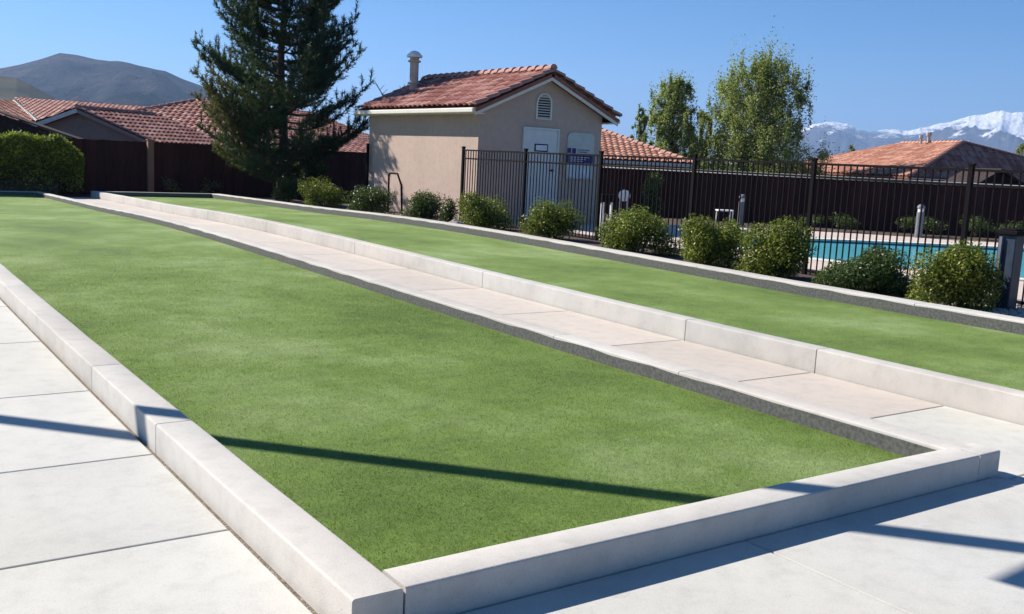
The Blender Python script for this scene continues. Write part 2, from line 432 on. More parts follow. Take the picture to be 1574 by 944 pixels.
vv = np.vstack([blades(300000, 1.665, 5.30, 3.165, 16, .030, .014, .0017), blades(60000, 7.16, 10.78, 3.0, 14, .05, .013, .0025)])
tag(np_mesh('turf_fibres', vv, 3, M['blade']), 'short green artificial grass fibres standing on the two bocce courts', 'grass', kind='stuff')
# loose gravel and debris
def pebbles(n, box, s0, s1, zf, mat, name, label):
    vs = []
    oct_ = np.array([[1,0,0],[0,1,0],[-1,0,0],[0,-1,0],[0,0,1]], float)
    fs = [(0,1,4),(1,2,4),(2,3,4),(3,0,4)]
    for _ in range(n):
        x = random.uniform(box[0], box[1]); y = random.uniform(box[2], box[3]); s = random.uniform(s0, s1)
        o = oct_*np.array([s*random.uniform(.7,1.3), s*random.uniform(.7,1.3), s*random.uniform(.5,.9)])
        a = random.uniform(0, 6.3); ca, sa = math.cos(a), math.sin(a)
        o = np.c_[o[:,0]*ca-o[:,1]*sa+x, o[:,0]*sa+o[:,1]*ca+y, o[:,2]+zf(x, y)]
        for f in fs: vs += [o[i] for i in f]
    return tag(np_mesh(name, np.array(vs), 3, mat), label, 'gravel', kind='stuff')
pebbles(7000, (11.15, 13.9, 4, 9.5), .012, .045, lambda x, y: g(y)+.028, M['rock'], 'gravel', 'loose tan and grey gravel on the planting strip beside the far kerb')
pebbles(2500, (1.42, 1.45, 1.5, 14), .002, .006, lambda x, y: g(y)-.022, M['rock'], 'joint_grit', 'fine grit in the open joint beside the left kerb')

pebbles(70, (1.75, 5.2, 3.3, 20), .003, .006, lambda x, y: g(y)+.042, M['rock'], 'debris', 'tiny pale flecks of dry leaf and grit scattered on the near court')

# ------------------------------------------------------------------ foliage tools
def leaf_cloud(centers, sizes, n_each, lw, ll, up=.3, shell=.45, soft=False):
    """random little leaf quads in ellipsoid clumps -> vertex array"""
    out = []
    for (c, s, n) in zip(centers, sizes, n_each):
        d = rng.normal(size=(n, 3)); d /= np.linalg.norm(d, axis=1)[:, None]
        r = rng.uniform(shell, 1.0, n)**.6
        if soft: r = np.minimum(np.abs(rng.normal(0, .62, n))+.08, 1.35)
        p = np.array(c) + d*r[:, None]*np.array(s)
        nrm = d*.7 + rng.normal(size=(n, 3))*.7 + np.array([0, 0, up]); nrm /= np.linalg.norm(nrm, axis=1)[:, None]
        a = np.cross(nrm, rng.normal(size=(n, 3))); a /= np.linalg.norm(a, axis=1)[:, None]; bb = np.cross(nrm, a)
        k = rng.uniform(.65, 1.3, n)[:, None]
        v = np.stack([p-a*ll*k, p+bb*lw*k, p+a*ll*k, p-bb*lw*k], 1)
        out.append(v.reshape(-1, 3))
    return np.vstack(out)

def bush(u, vtop, wpx, X, label, mat, depth=.42, n=5200, vbot=None, twiggy=False):
    base = PX(u, 400, X); Y = base.y; D = X*sy_+Y*cy_
    px = D/FPX; zt = PX(u, vtop-3, X).z; rw = wpx*px/2*1.1; hetero = random.uniform(.8, 1.25)
    z0 = g(Y)*.3
    root = empty('bush', (X, Y, z0), label, 'bush', 'clipped bushes along the iron fence')
    hz = (zt-z0)
    cs, ss, ns = [], [], []
    k = 20
    for i in range(k):
        a = random.uniform(0, 6.28); rr = math.sqrt(random.uniform(0, 1))*.62
        off = RH*math.cos(a)*rr*rw*1.12 + FH*math.sin(a)*rr*min(rw, depth*1.2)
        zc = z0 + hz*random.uniform(.22, .86)*(1-.3*rr)
        s = random.uniform(.28, .47)*hetero**.3
        cs.append((X+off.x, Y+off.y, zc)); ss.append((s*rw+.04, s*rw+.04, hz*random.uniform(.28, .38))); ns.append(int(n*2.7)//k)
    v = leaf_cloud(cs, ss, ns, .012, .023, .35, .2)
    v = v[:] ; v[:, 2] = np.maximum(v[:, 2], z0+.03)
    np_mesh('foliage', v, 4, mat, root)
    b = MB()
    for i in range(9):
        a = random.uniform(0, 6.28); e = RH*math.cos(a)*rw*.6 + FH*math.sin(a)*depth*.6
        b.tube([(X+e.x*.1, Y+e.y*.1, z0-.02), (X+e.x*.5, Y+e.y*.5, z0+hz*.35), (X+e.x, Y+e.y, z0+hz*.72)], [.014, .009, .004], 5)
    b.build('stem', M['bark'], root)
    return root
bush(440, 272, 46, 12.2, 'small dark bush at the far left end of the bush row, under the pine', M['bush_dark'], n=2400)
bush(497, 274, 72, 12.2, 'second bush from the left of the row, with pale leaf tips', M['bush'], n=3200)
bush(567, 290, 74, 12.2, 'low bush beside the far left corner of the stucco shed, left of the metal hoop', M['bush_dark'], n=3200)
bush(652, 297, 78, 12.2, 'dark bush below the sunlit shed side wall, right of the metal hoop', M['bush_dark'], n=3400)
bush(688, 308, 26, 12.35, 'tiny reddish bush squeezed between two bigger ones next to the pale rocks', M['bush_dark'], n=900)
bush(745, 298, 84, 12.3, 'light green bush directly under the left end post of the iron fence', M['bush'], n=4200)
bush(846, 306, 90, 12.3, 'rounded yellow green bush in front of the shed door', M['bush'], n=4600)
bush(978, 325, 124, 12.3, 'wide yellow green bush below the white round-headed pedestal', M['bush'], n=6000)
bush(1090, 336, 104, 12.25, 'medium green bush, middle one of the three merging bushes', M['bush'], n=5600)
bush(1196, 342, 122, 12.25, 'olive bush with open twiggy base beside the left edge of the pool', M['bush'], n=6000)
bush(1331, 384, 132, 12.2, 'compact very dark bush in front of the pool water', M['bush_dark'], n=9000)
bush(1474, 378, 134, 12.25, 'loose bright green bush beside the dark steel pedestal, nearest of the row', M['bush'], n=6500)

# ------------------------------------------------------------------ iron fence
fx = 13.2; z0 = 0.0
fposts = [21.4, 18.7, 16.0, 13.3, 10.6, 7.9, 5.2, 2.5]
root = empty('iron_fence', (fx, 12, 0), 'long black iron picket fence with double top rail between the bushes and the pool', 'fence')
for y in fposts:
    b = MB(); b.box(fx-.032, fx+.032, y-.032, y+.032, -.05, 1.92)
    o = b.build('post', M['iron'], root)
    c_ = MB(); c_.box(fx-.04, fx+.04, y-.04, y+.04, 1.9205, 1.95); c_.build('post_cap', M['iron'], o)
    o_ = c_
for o in list(root.children):
    pass
for y1, y0 in zip(fposts[:-1], fposts[1:]):
    b = MB(); n = int(round((y1-y0)/.115))
    for i in range(1, n):
        y = y0+(y1-y0)*i/n; b.box(fx-.009, fx+.009, y-.009, y+.009, .06, 1.845)
    pn = b.build('picket_panel', M['iron'], root)
    for z in (1.86, 1.655, .12):
        r_ = MB(); r_.box(fx-.019, fx+.019, y0+.033, y1-.033, z-.018, z+.018)
        r_.build('rail', M['iron'], pn)
# fix sub-part offsets (their parent already sits at the origin)
for o in bpy.data.objects:
    if o.parent and o.parent.parent: o.location = (0, 0, 0)

# ------------------------------------------------------------------ roof tiles
def tile_plane(name, poly, e0, e1, mat, parent, pitch=.30, course=.38, amp=.035, step=.03, seg=6, lift=.0):
    """barrel-tile covering over a planar polygon; e0->e1 is the eave direction"""
    poly = [Vector(p) for p in poly]; e0 = Vector(e0); e1 = Vector(e1)
    E = (e1-e0).normalized()
    nrm = Vector((0,0,0))
    for i in range(len(poly)):
        a = poly[i]; c = poly[(i+1) % len(poly)]; nrm += a.cross(c)
    nrm.normalize()
    if nrm.z < 0: nrm = -nrm
    E = (E - nrm*E.dot(nrm)).normalized(); T = nrm.cross(E).normalized()
    if T.z < 0: T = -T
    st = [((p-e0).dot(E), (p-e0).dot(T)) for p in poly]
    s0, s1 = min(a for a, _ in st), max(a for a, _ in st); t0, t1 = min(a for _, a in st), max(a for _, a in st)
    ns = int((s1-s0)/pitch*seg)+2; rows = []
    k = math.floor(t0/course)
    while k*course < t1+course:
        rows += [(k*course+.001, step), ((k+1)*course-.001, 0.0)]; k += 1
    bm = bmesh.new(); uvl = bm.loops.layers.uv.new('tile'); vs = []
    for (t, h) in rows:
        row = []
        for i in range(ns+1):
            s = s0 + (s1-s0)*i/ns; ph = (s/pitch) % 1.0
            z = amp*(abs(math.sin(math.pi*ph))**.7*2-1)
            row.append((bm.verts.new(e0+E*s+T*t+nrm*(z+h+lift)), s/pitch, t/course))
        vs.append(row)
    nv = lambda a_: bm.verts.new(a_.co)
    for j in range(len(vs)-1):
        for i in range(ns):
            q4 = [vs[j][i], vs[j][i+1], vs[j+1][i+1], vs[j+1][i]]
            if j % 2: q4 = [(nv(x[0]), x[1], x[2]) for x in q4]
            f = bm.faces.new([x[0] for x in q4])
            cs = sum(x[1] for x in q4)/4; ct = sum(x[2] for x in q4)/4
            for lp, x in zip(f.loops, q4): lp[uvl].uv = (math.floor(cs)+.5, math.floor(ct)+.5)
            f.smooth = j % 2 == 0
    cen = sum(poly, Vector())/len(poly)
    for i in range(len(poly)):
        a = poly[i]; c = poly[(i+1) % len(poly)]; pn = (c-a).cross(nrm).normalized()
        if (cen-a).dot(pn) > 0: pn = -pn
        bmesh.ops.bisect_plane(bm, geom=bm.verts[:]+bm.edges[:]+bm.faces[:], plane_co=a, plane_no=pn, clear_outer=True)
    me = bpy.data.meshes.new(name); bm.to_mesh(me); bm.free()
    o = bpy.data.objects.new(name, me); C.objects.link(o); me.materials.append(mat)
    o.parent = parent; o.location = -Vector(parent.location)
    # a solid deck under the tiles
    d = MB(); n = len(poly); top = [p-nrm*.045 for p in poly]; bot = [p-nrm*.14 for p in poly]
    d.v = [tuple(p) for p in top+bot]; d.f = [tuple(range(n)), tuple(range(2*n-1, n-1, -1))]+[(i, (i+1) % n, n+(i+1) % n, n+i) for i in range(n)]
    dk = d.build('roof_deck', M['tile_edge'], parent)
    return o
def ridge_caps(name, a, b_, mat, parent, r=.11, L=.36):
    a = Vector(a); b_ = Vector(b_); d = (b_-a); n = max(1, int(d.length/L)); d.normalize()
    sd = d.cross(Vector((0,0,1))).normalized(); up = sd.cross(d); st = (b_-a).length/n
    mb = MB()
    for i in range(n):
        base = len(mb.v)
        for e, rr, lift in ((0, r, .035), (st*1.06, r*.86, .0)):
            for k in range(7):
                t = math.pi*k/6; mb.v.append(tuple(a+d*(i*st+e)+sd*math.cos(t)*rr+up*(math.sin(t)*rr+lift-.02)))
        for k in range(6): mb.f.append((base+k, base+k+1, base+8+k, base+7+k))
        mb.f.append(tuple(base+k for k in range(7)))
    return mb.build(name, mat, parent)

# ------------------------------------------------------------------ shed
x0, x1, y0, y1 = 14.0, 18.1, 22.0, 28.3; xm = (x0+x1)/2
sh = empty('stucco_shed', (xm, 25, 0), 'small tan stucco utility shed with red tiled gable roof and pale door', 'shed')
sl = .447; oh = .32; ez = 2.99; rz = ez+sl*(xm-x0+oh)
def rise(x): return ez + sl*(min(x-(x0-oh), (x1+oh)-x))
b = MB()
wt = lambda x: rise(x)-.16
n0 = len(b.v)
b.v += [(x0, y0, -.1), (x1, y0, -.1), (x1, y0, wt(x1)), (xm, y0, wt(xm)), (x0, y0, wt(x0)),
        (x0, y1, -.1), (x1, y1, -.1), (x1, y1, wt(x1)), (xm, y1, wt(xm)), (x0, y1, wt(x0))]
b.f += [(0,1,2,3,4), (9,8,7,6,5), (0,4,9,5), (1,6,7,2)]
b.build('wall', M['stucco'], sh)
# eave gutters and fascia, front and back, left and right
for xe, s in ((x0-oh, 1), (x1+oh, -1)):
    a = xe-.09*s; tr = MB(); tr.box(min(a, xe+.02*s), max(a, xe+.02*s), y0-oh+.01, y1+oh-.01, ez-.17, ez-.05)
    tr.build('gutter', M['trim'], sh, bevel=.02)
for a, c in ((x0-oh+.022, x0-.001), (x1+.001, x1+oh-.022)):
    sf = MB(); sf.box(a, c, y0-oh+.04, y1+oh-.04, ez-.19, ez-.165)
    sf.build('soffit', M['trim'], sh)
for yy, s in ((y0-oh, 1), (y1+oh-.035, -1)):
    for sx in (-1, 1):
        rb = MB()
        xa = xm; xb = (x0-oh) if sx < 0 else (x1+oh)
        za, zb = rz-.05, ez-.05
        n = len(rb.v)
        for y_ in (yy, yy+.035):
            rb.v += [(xa, y_, za), (xb, y_, zb), (xb, y_, zb-.19), (xa, y_, za-.19)]
        rb.f += [(n,n+1,n+2,n+3),(n+7,n+6,n+5,n+4),(n,n+4,n+5,n+1),(n+1,n+5,n+6,n+2),(n+2,n+6,n+7,n+3),(n+3,n+7,n+4,n)]
        rb.build('rake_board', M['trim'], sh)
for sx in (-1, 1):
    xe = x0-oh-.04 if sx < 0 else x1+oh+.04; zE = ez-sl*.04
    pl = [(xe, y0-oh-.03, zE), (xe, y1+oh+.03, zE), (xm, y1+oh+.03, rz), (xm, y0-oh-.03, rz)]
    tile_plane('roof_tiles', pl, pl[0], pl[1], M['tile_red'], sh, pitch=.27, course=.36, amp=.038, lift=.03, seg=8)
ridge_caps('ridge_cap', (xm, y0-oh-.04, rz+.06), (xm, y1+oh, rz+.06), M['tile_red'], sh, r=.12)
for sx in (-1, 1):
    xe = x0-oh-.04 if sx < 0 else x1+oh+.04
    ridge_caps('rake_tile', (xe, y0-oh-.0, ez+.02), (xm, y0-oh-.0, rz+.02), M['tile_red'], sh, r=.10)
# eave tile ends: dark bird stops between barrel tiles
vt = MB(); 
cx = PX(636, 130, 15.0); vx, vy = 15.1, PX(636, 130, 15.1).y; vz = rise(vx)
vt.lathe((vx, vy, vz-.15), [(.14, 0), (.14, .35), (.19, .36), (.19, .40), (.135, .42), (.135, 1.0), (.20, 1.02), (.20, 1.06), (.14, 1.08), (.14, 1.16)], 18)
vp = vt.build('vent_pipe', M['vent'], sh, smooth=False)
vc = MB(); vc.lathe((vx, vy, vz+1.01), [(.16, 0), (.24, .0), (.245, .05), (.12, .17), (.02, .2)], 18)
vco = vc.build('vent_cap', M['white'], vp); vco.location = (0, 0, 0)
# gable vent
gvx0, gvx1 = PY(824, 160, y0).x, PY(848, 160, y0).x; gz0, gz1 = PY(835, 184, y0).z, PY(835, 143, y0).z
gv = MB(); gm = (gvx0+gvx1)/2; gr = (gvx1-gvx0)/2; arc = [(gm+gr*math.cos(t), gz1-gr+gr*math.sin(t)) for t in np.linspace(0, math.pi, 11)]
outl = [(gvx1, gz0)]+arc+[(gvx0, gz0)]
# frame ring
inn = [(gm+(x-gm)*.82, (gz0+gz1)/2+(z-(gz0+gz1)/2)*.91) for x, z in outl]; n = len(outl)
for i in range(n):
    j = (i+1) % n
    for (A, B, ya, yb) in ((outl, inn, y0-.035, y0-.035),):
        gv.quad((A[i][0], ya, A[i][1]), (A[j][0], ya, A[j][1]), (B[j][0], yb, B[j][1]), (B[i][0], yb, B[i][1]))
    gv.quad((outl[i][0], y0+.01, outl[i][1]), (outl[j][0], y0+.01, outl[j][1]), (outl[j][0], y0-.035, outl[j][1]), (outl[i][0], y0-.035, outl[i][1]))
    gv.quad((inn[i][0], y0+.01, inn[i][1]), (inn[j][0], y0+.01, inn[j][1]), (inn[j][0], y0-.035, inn[j][1]), (inn[i][0], y0-.035, inn[i][1]))
gvo = gv.build('gable_vent', M['trim'], sh)
lv = MB(); z = gz0+.06
while z < gz1-.05:
    hw = gr*.8 if z < gz1-gr else math.sqrt(max(0, gr*gr-(z-gz1+gr)**2))*.8
    lv.obox((gm, y0-.015, z), Vector((1,0,0)), Vector((0,-.7,-.7)), Vector((0,-.7,.7)), hw, .022, .004); z += .068
lo = lv.build('louvre', M['trim'], gvo); lo.location = (0, 0, 0)
bk = MB(); bk.box(gvx0+.03, gvx1-.03, y0-.008, y0-.003, gz0+.03, gz1-gr*.5); bo = bk.build('vent_back', M['dark_wood'], gvo); bo.location = (0, 0, 0)
# door
dx0, dx1, dz1 = PY(806, 200, y0).x, PY(856, 200, y0).x, PY(830, 200, y0).z
d = MB(); d.box(dx0, dx1, y0-.05, y0-.005, .1, dz1); dor = d.build('door', M['door'], sh, bevel=.006)
f = MB(); f.box(dx0-.06, dx0-.002, y0-.07, y0-.003, .1, dz1+.06); f.box(dx1+.002, dx1+.06, y0-.07, y0-.003, .1, dz1+.06); f.box(dx0-.002, dx1+.002, y0-.07, y0-.003, dz1+.002, dz1+.06)
fo = f.build('door_frame', M['door'], sh)
px_ = MB(); ps0, ps1 = PY(821, 222, y0), PY(839, 232, y0)
px_.box(ps0.x-.02, ps1.x+.02, y0-.064, y0-.052, ps1.z-.03, ps0.z+.02); o = px_.build('door_plate', M['iron'], dor); o.location = (0, 0, 0)
px_ = MB(); px_.box(ps0.x+.015, ps1.x-.015, y0-.072, y0-.0655, ps1.z, ps0.z-.01); o = px_.build('door_plate_face', M['paper'], dor); o.location = (0, 0, 0)
px_ = MB(); hh = PY(846, 262, y0); px_.tube([(hh.x, y0-.05, hh.z), (hh.x, y0-.12, hh.z)], .03, 10).bar((hh.x-.11, y0-.12, hh.z), (hh.x+.02, y0-.12, hh.z), .025, .025)
o = px_.build('handle', M['iron'], dor); o.location = (0, 0, 0)
# notice board with arched top, blue sign and paper
a0, a1 = PY(872, 203, y0), PY(909, 276, y0); bm_ = MB(); xa, xb, zt, zb = a0.x, a1.x, a0.z, a1.z; r = .16
out = [(xa, zb), (xb, zb), (xb, zt-r)]+[(xb-r+r*math.cos(t), zt-r+r*math.sin(t)) for t in np.linspace(0, math.pi/2, 6)[1:]]+[(xa+r+r*math.cos(t), zt-r+r*math.sin(t)) for t in np.linspace(math.pi/2, math.pi, 6)]
n = len(out); bm_.v = [(x, y0-.045, z) for x, z in out]+[(x, y0-.002, z) for x, z in out]
bm_.f = [tuple(range(n)), tuple(range(2*n-1, n-1, -1))]+[(i, (i+1) % n, n+(i+1) % n, n+i) for i in range(n)]
nb = bm_.build('notice_board', M['board'], sh, bevel=.004)
def zz(v): return PY(890, v, y0).z
sg = MB(); sg.box(xa-.02, xb-.03, y0-.058, y0-.048, zz(251), zz(238.5)); o = sg.build('blue_sign', M['blue'], nb); o.location = (0,0,0)
sg = MB(); W_ = xb-xa
sg.box(xa+.0, xa+.13, y0-.056, y0-.047, zz(236), zz(228.5)); sg.box(xa+.17, xa+.30, y0-.056, y0-.047, zz(236), zz(228.5))
o = sg.build('pictogram', M['blue'], nb); o.location = (0,0,0)
sg = MB()
for i, (l0, l1) in enumerate(((.36, .78), (.36, .7))): sg.box(xa+l0, xa+l1, y0-.052, y0-.047, zz(231.2+3.2*i), zz(230+3.2*i))
o = sg.build('print_line', M['blue'], nb); o.location = (0,0,0)
sg = MB()
for i in range(3): sg.box(xa+.06, xa+W_*(.8-.12*i), y0-.0625, y0-.0585, zz(242.6+3*i), zz(241.4+3*i))
o = sg.build('print_line', M['paper'], nb); o.location = (0,0,0)
sg = MB(); sg.box(xa+.05, xa+W_*.42, y0-.054, y0-.047, zz(273), zz(254)); o = sg.build('notice_paper', M['paper'], nb); o.location = (0,0,0)
sg = MB(); sg.box(xa+W_*.5, xa+W_*.86, y0-.054, y0-.047, zz(273), zz(254)); o = sg.build('notice_paper', M['paper'], nb); o.location = (0,0,0)

# metal hoop in front of shed wall
a = PX(598, 300, 13.55); t1 = PX(598, 266, 13.55); t2 = PX(611, 267, 13.5); t3 = PX(617, 285, 13.5); b4 = PX(618, 318, 13.5)
b = MB(); b.tube([(a.x, t1.y, 0), (a.x, t1.y, t1.z-.06), (t1.x, t1.y-.03, t1.z-.01), (t1.x, t1.y-.1, t1.z), t2+Vector((0,.08,.0)), t2, t3, (b4.x, b4.y, .0)], .03, 8)
tag(b.build('pipe_hoop', M['iron'], smooth=True), 'dark bent metal pipe hoop standing against the sunlit shed side wall', 'pipe hoop')
# slim iron post at the far shed corner
p = PX(566, 222, 13.9); b = MB(); b.box(13.86, 13.93, p.y-.035, p.y+.035, -.1, p.z)
b.box(13.85, 13.94, p.y-.045, p.y+.045, p.z+.001, p.z+.02)
tag(b.build('gate_post', M['iron']), 'single slim black post at the far left corner of the stucco shed', 'post')

# pale rocks
def rock(u, v, X, s, label):
    p = PX(u, v, X); b = MB(); bm = bmesh.new(); bmesh.ops.create_icosphere(bm, subdivisions=2, radius=1)
    for vtx in bm.verts:
        c = vtx.co; k = 1+.25*math.sin(c.x*3.1+s*40)*math.cos(c.y*4.3)+.12*math.sin(c.z*7+c.x*5)
        vtx.co = Vector((c.x*s[0]*k if hasattr(s, '__len__') else c.x*s*k, c.y*(s[1] if hasattr(s, '__len__') else s)*k, c.z*(s[2] if hasattr(s, '__len__') else s)*k)) if False else Vector((c.x*s*k*1.3, c.y*s*k, c.z*s*k*.6))
    me = bpy.data.meshes.new('rock'); bm.to_mesh(me); bm.free(); o = bpy.data.objects.new('rock', me); C.objects.link(o)
    me.materials.append(M['rock']); o.location = (p.x, p.y, g(p.y)+s*.25+.05); o.rotation_euler = (0, 0, s*20)
    return tag(o, label, 'rock', 'pale rocks behind the far kerb')
rock(683, 330, 11.5, .10, 'smaller upright pale rock behind the far kerb below the shed wall')
rock(700, 333, 11.6, .19, 'larger flat pale rock behind the far kerb below the shed wall')

# dark steel pedestal beside the fence
b = MB(); pc = PX(1543, 465, 12.95); X_, Y_ = 12.95, pc.y
ped = empty('steel_pedestal', (X_, Y_, 0), 'thick dark blue grey steel pedestal with flat cap at the right edge, beside the fence', 'pedestal')
b.box(X_-.11, X_+.11, Y_-.12, Y_+.12, 0, 1.03); b.build('column', M['bluegrey'], ped, bevel=.012)
b = MB(); b.box(X_-.15, X_+.14, Y_-.15, Y_+.15, 1.031, 1.09); b.box(X_-.10, X_+.10, Y_-.10, Y_+.10, 1.0905, 1.11); b.build('cap', M['iron'], ped, bevel=.008)
b = MB(); b.box(X_-.145, X_-.111, Y_+.05, Y_+.085, .01, 1.0); b.build('conduit', M['grey_metal'], ped)

# ------------------------------------------------------------------ pool
ctrl = [(16.2, 12.9), (17.0, 10.6), (17.9, 8.6), (19.5, 6.2), (24, 4.2), (30, 5.6), (31, 9.6), (27.6, 12.6), (24.4, 14.8), (21.4, 16.5), (18.9, 17.2), (16.8, 15.6)]
def catmull(c, k=8):
    out = []; n = len(c)
    for i in range(n):
        p0, p1, p2, p3 = [Vector(c[(i+j) % n]) for j in (-1, 0, 1, 2)]
        for s in range(k):
            t = s/k; out.append(.5*((2*p1)+(-p0+p2)*t+(2*p0-5*p1+4*p2-p3)*t*t+(-p0+3*p1-3*p2+p3)*t**3))
    return out
ring = catmull(ctrl); n = len(ring); cen = sum(ring, Vector((0, 0)))/n
def off(p, i, d):
    a = ring[(i+1) % n]-ring[i-1]; nn = Vector((a.y, -a.x)).normalized()
    if nn.dot(p-cen) < 0: nn = -nn
    return p+nn*d
zc = .015
wmb = MB(); wmb.poly([(p.x, p.y, -.05) for p in ring]); wt_ = struct(wmb.build('water', M['water']))
bs = MB()
for i in range(n):
    a, c = ring[i], ring[(i+1) % n]; bs.quad((a.x, a.y, -.3), (c.x, c.y, -.3), (c.x, c.y, zc-.002), (a.x, a.y, zc-.002))
struct(bs.build('pool_basin', M['basin']))
cp = MB()
for i in range(n):
    j = (i+1) % n; a, c = ring[i], ring[j]; oa, oc = off(a, i, .35), off(c, j, .35); ia, ic = off(a, i, -.03), off(c, j, -.03)
    cp.quad((ia.x, ia.y, zc+.03), (ic.x, ic.y, zc+.03), (oc.x, oc.y, zc+.03), (oa.x, oa.y, zc+.03))
    cp.quad((ia.x, ia.y, zc-.02), (ic.x, ic.y, zc-.02), (ic.x, ic.y, zc+.03), (ia.x, ia.y, zc+.03))
    cp.quad((oa.x, oa.y, zc-.02), (oc.x, oc.y, zc-.02), (oc.x, oc.y, zc+.03), (oa.x, oa.y, zc+.03))
struct(cp.build('pool_coping', M['coping']))
# deck with a hole for the pool
bm = bmesh.new(); ov = [bm.verts.new((*off(p, i, .3), zc)) for i, p in enumerate(ring)]
dkp = [(14.0, 1), (14.0, 21.9), (20.0, 21.6), (22.7, 20.4), (25.1, 18.4), (27.8, 15.1), (33.0, 9.6), (35.6, 1)]
dv = [bm.verts.new((x, y, zc)) for x, y in dkp]
es = [bm.edges.new((ov[i], ov[(i+1) % n])) for i in range(n)]+[bm.edges.new((dv[i], dv[(i+1) % len(dv)])) for i in range(len(dv))]
bmesh.ops.triangle_fill(bm, edges=es, use_beauty=True); bmesh.ops.recalc_face_normals(bm, faces=bm.faces)
me = bpy.data.meshes.new('pool_deck'); bm.to_mesh(me); bm.free(); o = bpy.data.objects.new('pool_deck', me); C.objects.link(o); me.materials.append(M['pooldeck']); struct(o)
for p_ in o.data.polygons:
    if p_.normal.z < 0: p_.flip()
# pink strip from fence to deck
b = MB(); b.box(13.3, 13.995, 1, 21.9, -.05, zc-.004); struct(b.build('pool_deck', M['pooldeck']))

# bollards
def bollard(u, vb, vt_, label):
    p0 = None
    d = CR*((u-787)/FPX) - CU*((vb-472)/FPX) + FWD; k = (0-H)/d.z; X, Y = d.x*k, d.y*k
    hgt = 1.0
    root = empty('bollard_light', (X, Y, 0), label, 'bollard', 'bollard lights round the pool')
    b = MB(); b.lathe((X, Y, 0), [(.16, 0), (.16, .03), (.105, .035), (.105, .74), (.10, .75)], 18); b.build('shaft', M['grey_metal'], root)
    b = MB(); b.lathe((X, Y, .755), [(.085, 0), (.085, .1)], 18); b.build('lens', M['white'], root)
    b = MB(); b.lathe((X, Y, .86), [(.11, 0), (.112, .03), (.10, .07), (.06, .11), (.0, .12)], 18); b.build('dome', M['grey_metal'], root)
bollard(1411, 366, 313, 'grey round bollard with domed top on the far edge of the pool deck')
bollard(1138, 348, 300, 'grey round bollard with domed top in front of the wooden fence, left of the pool')

# white round-headed pedestal and pump posts near the shed
p = P(958, 330, 25); b = MB(); X, Y = p.x, p.y
rt = empty('white_pedestal', (X, Y, 0), 'white round-headed pedestal on two legs seen above the wide bush', 'pedestal')
b.tube([(X-.09*cy_, Y+.09*sy_, 0), (X-.09*cy_, Y+.09*sy_, .88)], .035, 8); b.tube([(X+.09*cy_, Y-.09*sy_, 0), (X+.09*cy_, Y-.09*sy_, .88)], .035, 8); b.build('leg', M['vent'], rt)
b = MB(); b.tube([(X-.03*sy_, Y-.03*cy_, .93), (X+.10*sy_, Y+.10*cy_, .93)], [.145, .145], 20); b.build('head', M['white'], rt)
p = P(932, 330, 23); X, Y = p.x, p.y
rt = empty('pump_stand', (X, Y, 0), 'low dark box on two pale posts right beside the shed corner', 'pump stand')
for k in (-1, 1):
    b = MB(); b.box(X+k*.13-.03, X+k*.13+.03, Y-.03, Y+.03, 0, .82); b.build('leg', M['white'], rt)
b = MB(); b.box(X-.19, X+.19, Y-.07, Y+.07, .82, 1.0); b.build('box', M['iron'], rt, bevel=.01)
# low side table by the fence
p = P(1113, 340, 30); X, Y = p.x, p.y
rt = empty('side_table', (X, Y, 0), 'small low pale side table before the wooden fence, left of a grey bollard', 'table')
def L(a, b_, z): return Vector((X, Y, 0))+RH*a+FH*b_+Vector((0, 0, z))
for k in (-.21, .21):
    for k2 in (-.2, .2):
        b = MB(); b.tube([L(k, k2, 0), L(k*.96, k2*.96, .46)], .02, 6); b.build('leg', M['white'], rt)
b = MB(); b.obox(L(0, 0, .48), RH, FH, Vector((0,0,1)), .25, .24, .018); b.build('tabletop', M['white'], rt)

# ------------------------------------------------------------------ wooden fences
def board_fence(pts, zt, label, zb=None, cap=None, capw=.12, seglen=2.4):
    pts = [Vector((*p, 0)) for p in pts]
    mid = pts[len(pts)//2]; root = empty('wooden_fence', (mid.x, mid.y, -.2), label, 'fence')
    for a, c in zip(pts[:-1], pts[1:]):
        d = c-a; Ln = d.length; d.normalize(); n = max(1, int(Ln/seglen)); sd = Vector((-d.y, d.x, 0))
        if sd.dot(FH) > 0: sd = -sd          # towards the viewer side
        for i in range(n):
            p0 = a+d*(Ln*i/n); p1 = a+d*(Ln*(i+1)/n); b = MB(); k = int((p1-p0).length/.145)
            for j in range(k):
                c0 = p0+d*((p1-p0).length*(j+.5)/k); jz = random.uniform(-.012, .012)
                b.obox(c0+Vector((0, 0, (zt+zb)/2+jz))+sd*(.006*(j % 2)+random.uniform(0, .004)), d, sd, Vector((0,0,1)), (p1-p0).length/k/2+.001, .009, (zt-zb)/2)
            b.build('board_panel', M['fence'], root)
            b = MB(); b.obox(p0+Vector((0, 0, (zt+zb)/2))-sd*.07, d, sd, Vector((0,0,1)), .045, .045, (zt-zb)/2); b.build('post', M['fence'], root)
        if cap:
            b = MB(); b.obox((a+c)/2+Vector((0, 0, zt+.05))+sd*.02, d, (sd*.62-Vector((0,0,.78))).normalized(), (sd*.78+Vector((0,0,.62))).normalized(), Ln/2, capw/2, .012)
            b.build('cap_rail', M['cap'] if cap == 'pale' else M['fence'], root)
    return root
zl = PY(240, 219, 36.3).z
board_fence([(-14, 36.3), (19.5, 36.3)], zl, 'dark brown board fence behind the far ends of the courts and the pine', zb=-.35)
board_fence([(20.3, 34.0), (23.0, 28.4)], 1.74, 'short dark board fence between the shed and the climbing shrub', zb=-.35)
board_fence([(23.2, 28.0), (28.6, 21.4), (33.2, 16.9), (35.2, 14.9)], 1.55, 'dark board fence with pale sunlit cap rail behind the pool', zb=-.3, cap='pale')
